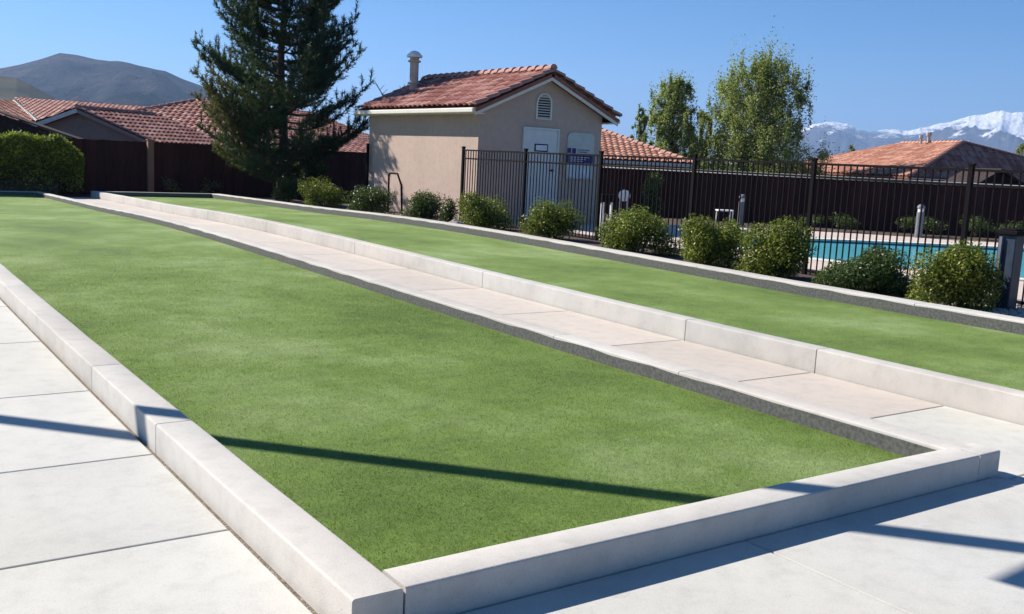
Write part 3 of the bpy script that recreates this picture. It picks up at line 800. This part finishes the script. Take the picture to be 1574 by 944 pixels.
board_fence([(35.4, 14.7), (44, 6)], 1.60, 'plain dark board fence at the far right without a pale cap', zb=-.3)
pp = PY(231, 216, 36.1); b = MB(); b.box(pp.x-.1, pp.x+.1, 36.0, 36.2, -.3, pp.z)
b.box(pp.x-.12, pp.x+.12, 35.98, 36.22, pp.z+.001, pp.z+.04)
tag(b.build('wooden_post', M['post_lit']), 'thick reddish brown wooden post against the far fence, left of the pine', 'post')

# ------------------------------------------------------------------ hedge
def hedge_mass(x0, x1, y0, y1, z0, zt, n, mat, name, label, lw=.02, ll=.045):
    x = rng.uniform(x0, x1, n); y = rng.uniform(y0, y1, n)
    bumpz = zt + .16*np.sin(x*2.3)+.10*np.sin(x*5.1+1)+.07*np.sin(y*6+x*3)
    edge = 1-np.clip((x-(x1-2.4))/2.4, 0, 1)**2*.36
    t = rng.uniform(0, 1, n)**.35
    z = z0+(bumpz*edge-z0)*t + rng.normal(0, .05, n)
    yy = np.where(rng.uniform(0, 1, n) < .55, y0+rng.uniform(0, .18, n)+.12*np.sin(x*3.1+z*2.2), y)
    p = np.c_[x, yy, z]; nrm = rng.normal(size=(n, 3))+np.array([0, -.4, .5]); nrm /= np.linalg.norm(nrm, axis=1)[:, None]
    a = np.cross(nrm, rng.normal(size=(n, 3))); a /= np.linalg.norm(a, axis=1)[:, None]; bb = np.cross(nrm, a); k = rng.uniform(.6, 1.4, n)[:, None]
    v = np.stack([p-a*ll*k, p+bb*lw*k, p+a*ll*k, p-bb*lw*k], 1).reshape(-1, 3)
    root = empty(name, ((x0+x1)/2, (y0+y1)/2, z0), label, 'hedge')
    np_mesh('foliage', v, 4, mat, root)
    b = MB(); b.box(x0+.2, x1-.7, y0+.38, y1-.2, z0, zt-.42); b.build('sun_block_core', M['bark'], root)  # added opaque box hidden in the leaves, keeps sun off the lower hedge
    b = MB()
    for i in range(int((x1-x0)*2)):
        xx = x0+.3+i*.5
        if xx > x1-.4: break
        b.tube([(xx, (y0+y1)/2, z0), (xx+random.uniform(-.2, .2), (y0+y1)/2+.1, zt*.5), (xx+random.uniform(-.3, .3), (y0+y1)/2, zt*.85)], [.05, .035, .012], 6)
    b.build('stem', M['bark'], root)
    return root
hedge_mass(-6, 6.9, 34.4, 36.0, -.22, 1.78, 90000, M['hedge'], 'hedge', 'tall hedge at the far left with sunlit yellow green top')
# small shrubs against the fences
def small_shrub(p, r, hgt, mat, label, group, n=900):
    root = empty('shrub', p, label, 'shrub', group)
    cs, ss, ns = [], [], []
    for i in range(6):
        a = random.uniform(0, 6.28); rr = random.uniform(0, .6)*r
        cs.append((p[0]+math.cos(a)*rr, p[1]+math.sin(a)*rr, p[2]+hgt*random.uniform(.35, .7))); ss.append((r*.5, r*.5, hgt*.32)); ns.append(n//6)
    np_mesh('foliage', leaf_cloud(cs, ss, ns, .018, .035, .4, .1), 4, mat, root)
    b = MB()
    for i in range(5):
        a = random.uniform(0, 6.28); b.tube([p, (p[0]+math.cos(a)*r*.5, p[1]+math.sin(a)*r*.5, p[2]+hgt*.6)], [.012, .005], 5)
    b.build('stem', M['bark'], root)
for i, (u, lb) in enumerate(((1240, 'shrub before the board fence, leftmost of those behind the pool'), (1300, 'second shrub from the left behind the pool, before the board fence'), (1392, 'shrub just left of the grey bollard behind the pool'), (1440, 'shrub just right of the grey bollard behind the pool'), (1500, 'shrub behind the pool by the right fence post'), (1556, 'rightmost shrub behind the pool, above the steel pedestal'))):
    d = P(u, 350, 32.0-.1*i); small_shrub((d.x, d.y, -.05), .75, random.uniform(.5, .8), M['bush_dark'], lb, 'shrubs before the board fence behind the pool')
for u, lb in ((262, 'thin low shrub at the far fence right of the wooden post'), (322, 'thin low shrub at the far fence just left of the pine')):
    d = PY(u, 290, 35.7); small_shrub((d.x, d.y, -.2), .55, .75, M['pine_dry'], lb, 'thin shrubs at the far fence', 420)
# climbing shrub near short fence
d = P(1003, 320, 30.0); root = empty('climbing_shrub', (d.x, d.y, 0), 'dark leafy climbing shrub on the board fence right of the shed', 'shrub')
cs = [(d.x+random.uniform(-.2, .2), d.y+random.uniform(-.15, .15), z) for z in np.linspace(.25, 1.35, 8)]
np_mesh('foliage', leaf_cloud(cs, [(.32, .28, .22)]*8, [260]*8, .02, .04, .3, .1), 4, M['bush_dark'], root)
b = MB(); b.tube([(d.x, d.y, 0), (d.x+.1, d.y, .7), (d.x-.1, d.y+.05, 1.3)], [.03, .02, .01], 6); b.build('stem', M['bark'], root)

# ------------------------------------------------------------------ pine
def pine(px, py, z0, hgt, label):
    root = empty('pine_tree', (px, py, z0), label, 'tree')
    tr = MB(); pts = [(px+.06*math.sin(i*1.3), py+.05*math.cos(i*1.7), z0+hgt*i/10) for i in range(11)]
    tr.tube(pts, [.17*(1-i/10.6)+.012 for i in range(11)], 10); tr.build('trunk', M['bark'], root)
    br = MB(); tips = []; dry = []
    z = z0+.75
    while z < z0+hgt-.2:
        f = (z-z0)/hgt
        Lm = float(np.interp(z-z0, [0, .8, 1.8, 2.6, 4, 6, 8, 10, 12.5], [1.6, 2.5, 3.3, 3.3, 2.7, 2.15, 1.75, 1.2, .2]))
        for k in range(5):
            az = random.uniform(0, 2*math.pi); Lb = Lm*random.uniform(.62, 1.06)
            rise_ = Lb*random.uniform(.12, .42) + (f*.55*Lb)
            dirn = Vector((math.cos(az), math.sin(az), 0)); droop = -.08*Lb*(1-f)
            P0 = Vector((px, py, z)); pt = []
            for s in np.linspace(0, 1, 7): pt.append(P0+dirn*Lb*s+Vector((0, 0, droop*math.sin(math.pi*s)+rise_*s**2.2)))
            br.tube(pt, [.045*(1-s*.85)*(Lb/3.5+.35) for s in np.linspace(0, 1, 7)], 5, cap=False)
            isdry = f < .30 and dirn.dot(-RH) > .35 and random.random() < .75
            tgt = dry if isdry else tips
            for s in np.arange(.30, 1.02, .085):
                i0 = min(5, int(s*6)); base = pt[i0].lerp(pt[i0+1], s*6-i0)
                for side in (-1, 1):
                    if random.random() < .12: continue
                    sd = dirn.cross(Vector((0,0,1)))*side
                    sl_ = (1.08-s)*Lb*.38*random.uniform(.5, 1.1)+.12
                    e = base+(sd*.75+dirn*.6)*sl_+Vector((0, 0, sl_*random.uniform(.15, .6)))
                    br.tube([base, e], [.011, .005], 4, cap=False)
                    m_ = max(2, int(sl_/.13))
                    for t in np.linspace(.35, 1, m_): tgt.append((base.lerp(e, t), (e-base).normalized()))
                if s > .45:
                    tgt.append((base, dirn))
                    uh = random.uniform(.15, .5)*(.5+s*.6); ue = base+Vector((random.uniform(-.1, .1), random.uniform(-.1, .1), uh))
                    br.tube([base, ue], [.010, .004], 4, cap=False)
                    for t in np.linspace(.4, 1, max(2, int(uh/.13))): tgt.append((base.lerp(ue, t), Vector((0, 0, 1))))
            tgt.append((pt[-1], (pt[-1]-pt[-2]).normalized()))
        z += random.uniform(.20, .32)
    br.build('branches', M['bark'], root)
    def needles(T, mat, nm):
        T2 = T; n = len(T2); K = 20
        c = np.array([t[0] for t in T2]); d = np.array([t[1]+Vector((0, 0, .55)) for t in T2]); d /= np.linalg.norm(d, axis=1)[:, None]
        c = np.repeat(c, K, 0); d = np.repeat(d, K, 0)
        dd = d*.75+rng.normal(size=c.shape)*.62; dd /= np.linalg.norm(dd, axis=1)[:, None]
        c = c+d*rng.uniform(-.10, .12, (len(c), 1)); Ln = rng.uniform(.10, .19, (len(c), 1))
        sd = np.cross(dd, rng.normal(size=c.shape)); sd /= np.linalg.norm(sd, axis=1)[:, None]; wd = .0125
        v = np.stack([c-sd*wd, c+sd*wd, c+dd*Ln], 1).reshape(-1, 3)
        np_mesh(nm, v, 3, mat, root)
    needles(tips, M['pine'], 'crown'); needles(dry, M['pine_dry'], 'dry_foliage')
    return root
pt_ = PY(432, 285, 33.1)
pine(pt_.x, 33.1, -.12, 12.5, 'big dark blue green pine tree left of the stucco shed')

# ------------------------------------------------------------------ broadleaf trees far right
def leaf_tree(u, vtop, wpx, D, vbase, mat, label, shape, nclump=60, per=420, ls=.06, bare=.0, name='cottonwood_tree', group='trees behind the right hand fence'):
    b0 = P(u, 270, D); zt = P(u, vtop, D).z; z0 = terr(b0.x, b0.y); hgt = zt-z0; rw = wpx*D/FPX/2
    zb = P(u, vbase, D).z
    root = empty(name, (b0.x, b0.y, z0), label, 'tree', group)
    tr = MB(); tr.tube([(b0.x, b0.y, z0), (b0.x+.1, b0.y, z0+hgt*.45), (b0.x, b0.y+.1, z0+hgt*.93)], [.16, .10, .02], 8)
    tr.build('trunk', M['bark'], root)
    lm = MB(); cs, ss, ns = [], [], []
    for i in range(nclump):
        f = random.random()**1.2; z = zb+(zt-zb)*f
        a = random.uniform(0, 6.28); rr = shape(f)*rw*(1+.20*math.sin(a*2+z*1.3)+.14*math.sin(a*5-z*2.9+1)); q_ = math.sqrt(random.random())
        c = Vector((b0.x, b0.y, z))+RH*math.cos(a)*rr*q_*1.0+FH*math.sin(a)*rr*q_
        s = random.uniform(.08, .17)*rw; spike = random.random() < .22; c = c+Vector((0, 0, s*.6 if spike else 0))
        cs.append(tuple(c)); ss.append((s*(.55 if spike else 1), s*(.55 if spike else 1), s*(random.uniform(2.4, 3.4) if spike else random.uniform(1.1, 1.9)))); ns.append(int(per*(s/(.17*rw))**1.5))
        zj = z0+(z-z0)*.78
        lm.tube([(b0.x, b0.y, zj), tuple(Vector((b0.x, b0.y, zj)).lerp(c, .55)+Vector((0, 0, -.1))), tuple(c+Vector((0, 0, s)))], [.022, .012, .004], 4, cap=False)
    lm.build('limbs', M['bark'], root)
    np_mesh('crown', leaf_cloud(cs, ss, ns, ls*.6, ls, .2, .05, soft=True), 4, mat, root)
    return root
leaf_tree(1028, 122, 118, 58, 268, M['cottonwood'], 'narrow upright green tree above the roof ridge right of the shed', lambda f: float(np.interp(f, [0, .2, .4, .6, .8, .92, 1], [1, .96, .86, .66, .48, .36, .15])), 270, 190)
leaf_tree(1072, 172, 74, 60, 268, M['cottonwood'], 'lower ragged tree filling the gap between the two tall green trees', lambda f: (1-f)**.4, 60, 220)
leaf_tree(979, 168, 46, 56, 250, M['cottonwood'], 'smallest pointed green tree poking above the tiled roof right of the shed', lambda f: (1-f)**.6+.1, 60, 150)
leaf_tree(1160, 98, 190, 56, 272, M['cottonwood'], 'tallest broad silvery green tree right of centre behind the fence', lambda f: float(np.interp(f, [0, .2, .4, .6, .8, .92, 1], [.98, .97, .90, .80, .62, .44, .12])), 470, 230)
leaf_tree(1302, 226, 34, 80, 262, M['yellow_leaf'], 'small yellowish tree left of the orange tiled roof', lambda f: (1-f)**.5+.1, 20, 260)
leaf_tree(1572, 218, 44, 78, 262, M['cottonwood'], 'green tree behind the orange tiled roof at the right edge', lambda f: (1-f)**.5+.1, 24, 260)
leaf_tree(14, 182, 60, 44, 240, M['bush_dark'], 'dark small tree above the hedge at the left edge', lambda f: (1-f)**.4+.1, 26, 300, group='trees at the left edge')
# bare twiggy tree beside vent pipe
bt = P(600, 200, 46); zt = P(600, 92, 46).z; root = empty('bare_tree', (bt.x, bt.y, -1), 'thin bare twiggy tree behind the shed roof, left of the vent pipe', 'tree')
b = MB(); b.tube([(bt.x, bt.y, -1.2), (bt.x, bt.y, 2.4), (bt.x-.1, bt.y, 3.6)], [.07, .04, .02], 6); b.build('trunk', M['bark'], root)
b = MB()
for i in range(14):
    a = random.uniform(-1.2, 1.2); L0 = random.uniform(.8, 1.7); s_ = Vector((bt.x, bt.y, random.uniform(2.2, 3.6)))
    e = s_+(RH*math.sin(a)*.6+Vector((0, 0, .8)))*L0; e.z = min(e.z, zt)
    b.tube([s_, s_.lerp(e, .5)+RH*.05, e], [.04, .028, .016], 4, cap=False)
    for k in range(3):
        t = random.uniform(.4, .9); q0 = s_.lerp(e, t); b.tube([q0, q0+RH*random.uniform(-.3, .3)+Vector((0, 0, .25))], [.018, .010], 4, cap=False)
b.build('twigs', M['bark'], root)

# ------------------------------------------------------------------ houses
def wall_poly(b, pts, d, th=.2):
    n = len(pts); k = len(b.v); q_ = [Vector(p) for p in pts]
    b.v += [tuple(p) for p in q_]+[tuple(p+d*th) for p in q_]
    b.f += [tuple(k+i for i in range(n)), tuple(k+2*n-1-i for i in range(n))]+[(k+i, k+(i+1) % n, k+n+(i+1) % n, k+n+i) for i in range(n)]
def down(p, z): p = Vector(p); return Vector((p.x, p.y, z))
# left house with front gable
hb = P(180, 216, 44)
hl = empty('tiled_house', (hb.x, hb.y, -1.4), 'left house with tiled roof and shaded front gable between the hedge and the pine', 'house')
ap = P(302, 154, 50.5); eR = P(424, 226, 45.5); eL = P(20, 214, 45.5)
lft = Vector((eR.x, eR.y, eL.z)); eR.z = eL.z = (eR.z+eL.z)/2
tile_plane('roof_tiles', [eL, eR, ap], eL, eR, M['tile_far'], hl)
back = ap+(FH*9+RH*4); eB = eR+FH*13+RH*5; eB.z = eR.z
tile_plane('roof_tiles', [eR, eB, back, ap], eR, eB, M['tile_far'], hl)
ridge_caps('ridge_cap', eR, ap, M['tile_far'], hl); ridge_caps('ridge_cap', P(150, 181, 47.8), ap, M['tile_far'], hl)
ga = P(118, 165, 40); gr_ = P(238, 219, 40); gl = P(44, 187, 40); gb = P(212, 172.5, 43.5); gb.z = ga.z
mirr = ga+(ga-gr_); mirr.z = gr_.z; mirr = ga+(Vector((ga.x-gr_.x, ga.y-gr_.y, 0)))+Vector((0, 0, gr_.z-ga.z))
vec = Vector((gb.x-ga.x, gb.y-ga.y, 0))
tile_plane('roof_tiles', [ga, gr_, gr_+vec*1.4, ga+vec*1.4], gr_, gr_+vec*1.4, M['tile_far'], hl)
tile_plane('roof_tiles', [ga, ga+vec*1.2, mirr+vec*1.2, mirr], mirr+vec, mirr, M['tile_far'], hl)
ridge_caps('ridge_cap', ga, ga+vec*1.3, M['tile_far'], hl); ridge_caps('rake_tile', gr_, ga, M['tile_far'], hl, r=.08)
b = MB(); wall_poly(b, [ga+FH*.35-Vector((0,0,.12)), gr_+FH*.35-RH*.3-Vector((0,0,.1)), down(gr_+FH*.35-RH*.3, -1.6), down(mirr+FH*.35+RH*.3, -1.6), mirr+FH*.35+RH*.3-Vector((0,0,.1))], FH, .2)
b.build('gable_wall', M['stucco_far'], hl)
b = MB(); b.bar(ga-Vector((0,0,.14)), gr_-Vector((0,0,.14)), .13, .05); b.build('rake_board', M['stucco_far'], hl)
b = MB(); b.bar(ga-Vector((0,0,.12)), mirr-Vector((0,0,.12)), .16, .05); b.build('rake_board', M['cap'], hl)  # sunlight put into the colour: paler board than the right rake
b = MB(); wall_poly(b, [eL+FH*.5-Vector((0,0,.1)), eR+FH*.5-RH*.4-Vector((0,0,.1)), down(eR+FH*.5-RH*.4, -1.6), down(eL+FH*.5, -1.6)], FH, .2); b.build('wall', M['stucco_far'], hl)
b = MB(); b.bar(eL-Vector((0,0,.13)), eR-Vector((0,0,.13)), .16, .05); b.build('fascia', M['trim'], hl)
# far left house behind
hb2 = P(0, 170, 52); h2 = empty('tiled_house', (hb2.x, hb2.y, -1.4), 'low tiled house at the far left edge above the hedge', 'house')
a1_ = P(-160, 152, 56); a2_ = P(22, 149.5, 56); a2_.z = a1_.z = (a1_.z+a2_.z)/2; c1_ = P(-200, 160, 49); c2_ = P(58, 187, 49); c1_.z = c2_.z
tile_plane('roof_tiles', [c1_, c2_, a2_, a1_], c1_, c2_, M['tile_orange'], h2)
c3_ = c2_+FH*8+RH*6; c3_.z = c2_.z; a3_ = a2_+FH*5+RH*5; a3_.z = a2_.z
tile_plane('roof_tiles', [c2_, c3_+RH*8, a3_+RH*8, a2_], c2_, c3_, M['tile_far'], h2)
ridge_caps('ridge_cap', c2_, a2_, M['cap'], h2, r=.10)
b = MB(); wall_poly(b, [c1_+FH*.5-Vector((0,0,.1)), c2_+FH*.5-RH*.4-Vector((0,0,.1)), down(c2_+FH*.5-RH*.4, -1.6), down(c1_+FH*.5, -1.6)], FH, .2); b.build('wall', M['stucco_far'], h2)
# dark patio cover in front of the left house
q0 = P(-60, 148, 38.2); q1 = P(132, 213.5, 38.2)
pc_ = empty('patio_cover', ((q0.x+q1.x)/2, (q0.y+q1.y)/2, -1), 'dark sloping patio cover in front of the left house behind the hedge', 'patio cover')
b = MB(); n_ = (q1-q0).normalized().cross(FH).normalized()
b.obox((q0+q1)/2-Vector((0,0,.08)), (q1-q0).normalized(), FH, (q1-q0).normalized().cross(FH), (q1-q0).length/2, .3, .02); b.build('roof', M['dark_wood'], pc_)
b = MB(); wall_poly(b, [q0-Vector((0,0,.2)), q1-Vector((0,0,.2)), down(q1, -1.5), down(q0, -1.5)], FH, .12); b.build('side_wall', M['dark_wood'], pc_)
# strip of roof seen between pine and shed
hb3 = P(545, 225, 50); h3 = empty('tiled_house', (hb3.x, hb3.y, -1.4), 'small piece of tiled roof between the pine and the shed', 'house')
c1_ = P(500, 233, 48); c2_ = P(640, 238, 48); c2_.z = c1_.z; a1_ = P(520, 214, 51); a2_ = P(600, 214, 51); a2_.z = a1_.z
tile_plane('roof_tiles', [c1_, c2_, a2_, a1_], c1_, c2_, M['tile_far'], h3)
b = MB(); wall_poly(b, [c1_+FH*.4, c2_+FH*.4, down(c2_+FH*.4, -1.6), down(c1_+FH*.4, -1.6)], FH, .2); b.build('wall', M['stucco_far'], h3)
# house right of shed
h4b = P(980, 240, 48); h4 = empty('tiled_house', (h4b.x, h4b.y, -1.4), 'house with salmon tiled hip roof directly right of the shed', 'house')
c1_ = P(800, 238, 47); c2_ = P(1068, 251, 47); c2_.z = c1_.z = (c1_.z+c2_.z)/2; a1_ = P(790, 182, 53); a2_ = P(880, 185, 53); a1_.z = a2_.z
tile_plane('roof_tiles', [c1_, c2_, a2_, a1_], c1_, c2_, M['tile_orange'], h4)
ridge_caps('ridge_cap', c2_, a2_, M['tile_orange'], h4, r=.13)
b = MB(); wall_poly(b, [c1_+FH*.5-Vector((0,0,.1)), c2_+FH*.5-RH*.5-Vector((0,0,.1)), down(c2_+FH*.5-RH*.5, -1.7), down(c1_+FH*.5, -1.7)], FH, .2); b.build('wall', M['stucco_far'], h4)
b = MB(); b.bar(c1_-Vector((0,0,.12)), c2_-Vector((0,0,.12)), .15, .05); b.build('fascia', M['trim'], h4)
# right house
h5b = P(1430, 260, 56); h5 = empty('tiled_house', (h5b.x, h5b.y, -1.4), 'house with orange tiled hip roof and roof pipes below the snowy mountains', 'house')
Cc = P(1398, 271, 50); Rb = P(1480, 218.5, 56); Ra = P(1386, 220, 62); Ra.z = Rb.z; LE = P(1228, 263, 64); LE.z = Cc.z; RE = P(1760, 290, 70); RE.z = Cc.z
LE = Cc+(Ra-Rb).normalized()*18; Lh = LE
tile_plane('roof_tiles', [Cc, Rb, Ra, LE], LE, Cc, M['tile_orange'], h5)
tile_plane('roof_tiles', [Cc, RE, Rb], Cc, RE, M['tile_far'], h5)  # same roof as the sunlit orange slope; its shade is put into darker tiles
ridge_caps('ridge_cap', Cc, Rb, M['tile_far'], h5, r=.13); ridge_caps('ridge_cap', Rb, Ra, M['tile_orange'], h5); ridge_caps('ridge_cap', RE, Rb, M['tile_far'], h5)
b = MB(); wall_poly(b, [LE+FH*.5-Vector((0,0,.1)), Cc+FH*.7-Vector((0,0,.1)), down(Cc+FH*.7, -1.7), down(LE+FH*.5, -1.7)], FH, .2)
wall_poly(b, [Cc+FH*.7-Vector((0,0,.1)), RE+FH*.5-Vector((0,0,.1)), down(RE+FH*.5, -1.7), down(Cc+FH*.7, -1.7)], FH, .2); b.build('wall', M['stucco_far'], h5)
for u, vt_, r_ in ((1428, 207, .09), (1416, 211, .07)):
    p = P(u, 226, 59); t_ = P(u, vt_, 59); b = MB(); b.tube([p-Vector((0,0,.3)), t_], r_, 8); b.tube([t_-Vector((0,0,.06)), t_+Vector((0,0,.12))], r_*1.7, 8); b.build('roof_pipe', M['vent'], h5)
# small dark garden shed behind right fence
g0 = P(1535, 280, 37.2); gsd = empty('garden_shed', (g0.x, g0.y, -.5), 'dark low-gabled garden shed just behind the fence at the right', 'shed')
l_ = P(1500, 281, 37); r2 = P(1572, 287, 37); tpp = P(1535, 262, 37); l_.z = r2.z = (l_.z+r2.z)/2
b = MB()
for A_, B_ in ((l_, tpp), (tpp, r2)):
    dd = (B_-A_).normalized(); b.obox((A_+B_)/2+FH*1.2, dd, FH, dd.cross(FH), (B_-A_).length/2+.06, 1.5, .04)
b.build('roof', M['dark_wood'], gsd)
b = MB(); wall_poly(b, [tpp-Vector((0,0,.06)), r2-Vector((0,0,.04)), down(r2, -.5), down(l_, -.5), l_-Vector((0,0,.04))], FH, 2.0); b.build('wall', M['dark_wood'], gsd)

# ------------------------------------------------------------------ shade structure overhead (outside the view; its shadow crosses the courts)
def sunp(x, y, z): return Vector((x, y, 0))+Vector((SUN.x/SUN.z, SUN.y/SUN.z, 1))*z
zb_ = 4.0; s0 = sunp(-3.0, 10.7, zb_); s1 = sunp(9.5, -3.2, zb_)
rt = empty('shade_frame', (s0.x, s0.y, 0), 'grey steel overhead beam whose thin shadow crosses the court', 'shade frame')
b = MB(); b.bar(s0, s1, .12, .13); b.build('beam', M['grey_metal'], rt)
for s_ in (s0, s1):
    b = MB(); b.tube([(s_.x, s_.y, 0), (s_.x, s_.y, zb_)], .07, 10); b.build('post', M['grey_metal'], rt)
q0, q1, q2 = sunp(4.08, 2.13, 3.6), sunp(6.5, 2.3, 3.9), sunp(4.6, .3, 3.6)
b = MB(); b.poly([q0, q1, q2]); b.poly([q0+Vector((0,0,.01)), q1+Vector((0,0,.01)), q2+Vector((0,0,.01))]); b.build('shade_cloth', M['cap'], rt)

# ------------------------------------------------------------------ mountains
def range_mesh(name, prof, D0, D1, D2, mat, seed, amp, nu=260, nv=46, flo=-12, power=1.25, jag=0):
    us = np.array([p[0] for p in prof], float); vs = np.array([p[1] for p in prof], float)
    U = np.linspace(us[0], us[-1], nu); b = MB(); r2 = np.random.default_rng(seed)
    oc = [(r2.uniform(0, 6.28), r2.uniform(0, 6.28), r2.uniform(-1, 1), r2.uniform(-1, 1)) for _ in range(9 if jag else 7)]
    for j in range(nv+1):
        t = j/nv*1.25
        D = D0+(D1-D0)*t
        for i, u in enumerate(U):
            v = np.interp(u, us, vs)+jag*min(1, t)**5*(math.sin(u*.23+1)*.6+math.sin(u*.61)*.35+math.sin(u*1.3+2)*.2); top = P(u, v, D1)
            hr = top.z; e = min(1, t)**power if t <= 1 else 1-(t-1)*1.6
            p = P(u, 250, D); x = (p.x*cy_-p.y*sy_)/D1*9; y = D/D1*9
            nz = 0
            for k, (a, bb, c, d) in enumerate(oc):
                fq = 1.0*1.75**k; nz += (1-2*abs(math.sin(fq*(x*(1+.3*c)+y*.55*d)+a+1.3*math.sin(fq*.5*y+bb))))*.62**k
            w_ = math.sin(math.pi*min(1, t))**.8 if t < 1 else 0
            z = flo+(hr-flo)*e + nz*amp*(hr-flo)*w_
            b.v.append((p.x, p.y, z))
    for j in range(nv):
        for i in range(nu-1): b.f.append((j*nu+i, j*nu+i+1, (j+1)*nu+i+1, (j+1)*nu+i))
    return struct(b.build(name, mat, smooth=True))
q = N('hill_scrub'); n_ = q.noise(.004, 8, .7); n2 = q.noise(.03, 6, .7)
c = q.ramp(n_, [(.38, (.022, .024, .02)), (.5, (.045, .04, .036)), (.62, (.085, .068, .06))]); c = q.mix(.7, c, q.ramp(n2, [(.35, g1(.55)), (.6, g1(1.15))]), 'MULTIPLY')
q.col(c); q.rough(1); q.b.inputs['Specular IOR Level'].default_value = 0; q.bump(q.noise(.006, 8, .65), 1.0, 70); M['hill'] = q.m
q = N('hill_dark'); n_ = q.noise(.01, 8, .7); q.col(q.ramp(n_, [(.35, (.05, .055, .035)), (.65, (.11, .095, .06))])); q.rough(1); q.b.inputs['Specular IOR Level'].default_value = 0; M['hill_dark'] = q.m
q = N('snow_range'); geo = q.n('ShaderNodeNewGeometry'); sp = q.n('ShaderNodeSeparateXYZ'); q.l(geo.outputs['Position'], sp.inputs[0])
n_ = q.noise(.0035, 9, .72); ma = q.n('ShaderNodeMath', operation='MULTIPLY_ADD'); q.l(n_, ma.inputs[0]); ma.inputs[1].default_value = 1200; q.l(sp.outputs[2], ma.inputs[2])
mr = q.n('ShaderNodeMapRange'); mr.inputs[1].default_value = 960; mr.inputs[2].default_value = 1050; q.l(ma.outputs[0], mr.inputs[0])
rk = q.ramp(q.noise(.002, 6, .7), [(.35, (.05, .055, .07)), (.65, (.11, .10, .10))])
q.col(q.mix(mr.outputs[0], rk, (.9, .9, .92))); q.rough(1); q.b.inputs['Specular IOR Level'].default_value = 0; q.bump(n_, .8, 90); M['snow'] = q.m
range_mesh('hills', [(-420, 190), (-200, 150), (-80, 122), (0, 105), (35, 98), (65, 90), (95, 80), (120, 83), (150, 90), (190, 95), (220, 102), (255, 108), (280, 120), (310, 131), (345, 148), (400, 168), (480, 190), (600, 214), (760, 238)], 1300, 2500, 3000, M['hill'], 3, .12)
range_mesh('hills', [(-400, 150), (-200, 120), (-60, 112), (0, 115), (28, 119), (48, 128), (68, 140), (90, 153), (120, 166), (180, 190), (260, 215)], 700, 1150, 1300, M['hill_dark'], 5, .03)
range_mesh('mountains', [(900, 240), (1000, 226), (1100, 212), (1180, 204), (1225, 198), (1245, 191), (1262, 187), (1280, 187), (1297, 190), (1312, 197), (1330, 203), (1350, 199), (1372, 198), (1385, 201), (1405, 197), (1435, 190), (1462, 185), (1480, 178), (1500, 176), (1518, 172), (1532, 169), (1545, 174), (1560, 173), (1590, 178), (1640, 186), (1720, 196), (1850, 210)], 4500, 9000, 11000, M['snow'], 9, .15, nu=620, nv=84, jag=.8)

# haze
hz = MB(); hz.box(-13500, 13500, -3000, 13500, -40, 900)
mh = bpy.data.materials.new('haze_air'); mh.use_nodes = True; t = mh.node_tree; t.nodes.remove(t.nodes['Principled BSDF'])
pv = t.nodes.new('ShaderNodeVolumePrincipled'); pv.inputs['Color'].default_value = (.38, .60, 1.0, 1); pv.inputs['Density'].default_value = 1.1e-4
pv.inputs['Anisotropy'].default_value = 0.2
t.links.new(pv.outputs[0], t.nodes['Material Output'].inputs['Volume'])
ho = hz.build('haze', mh); ho['kind'] = 'stuff'; ho['label'] = 'thin pale blue haze filling the air out to the mountains'; ho['category'] = 'haze'
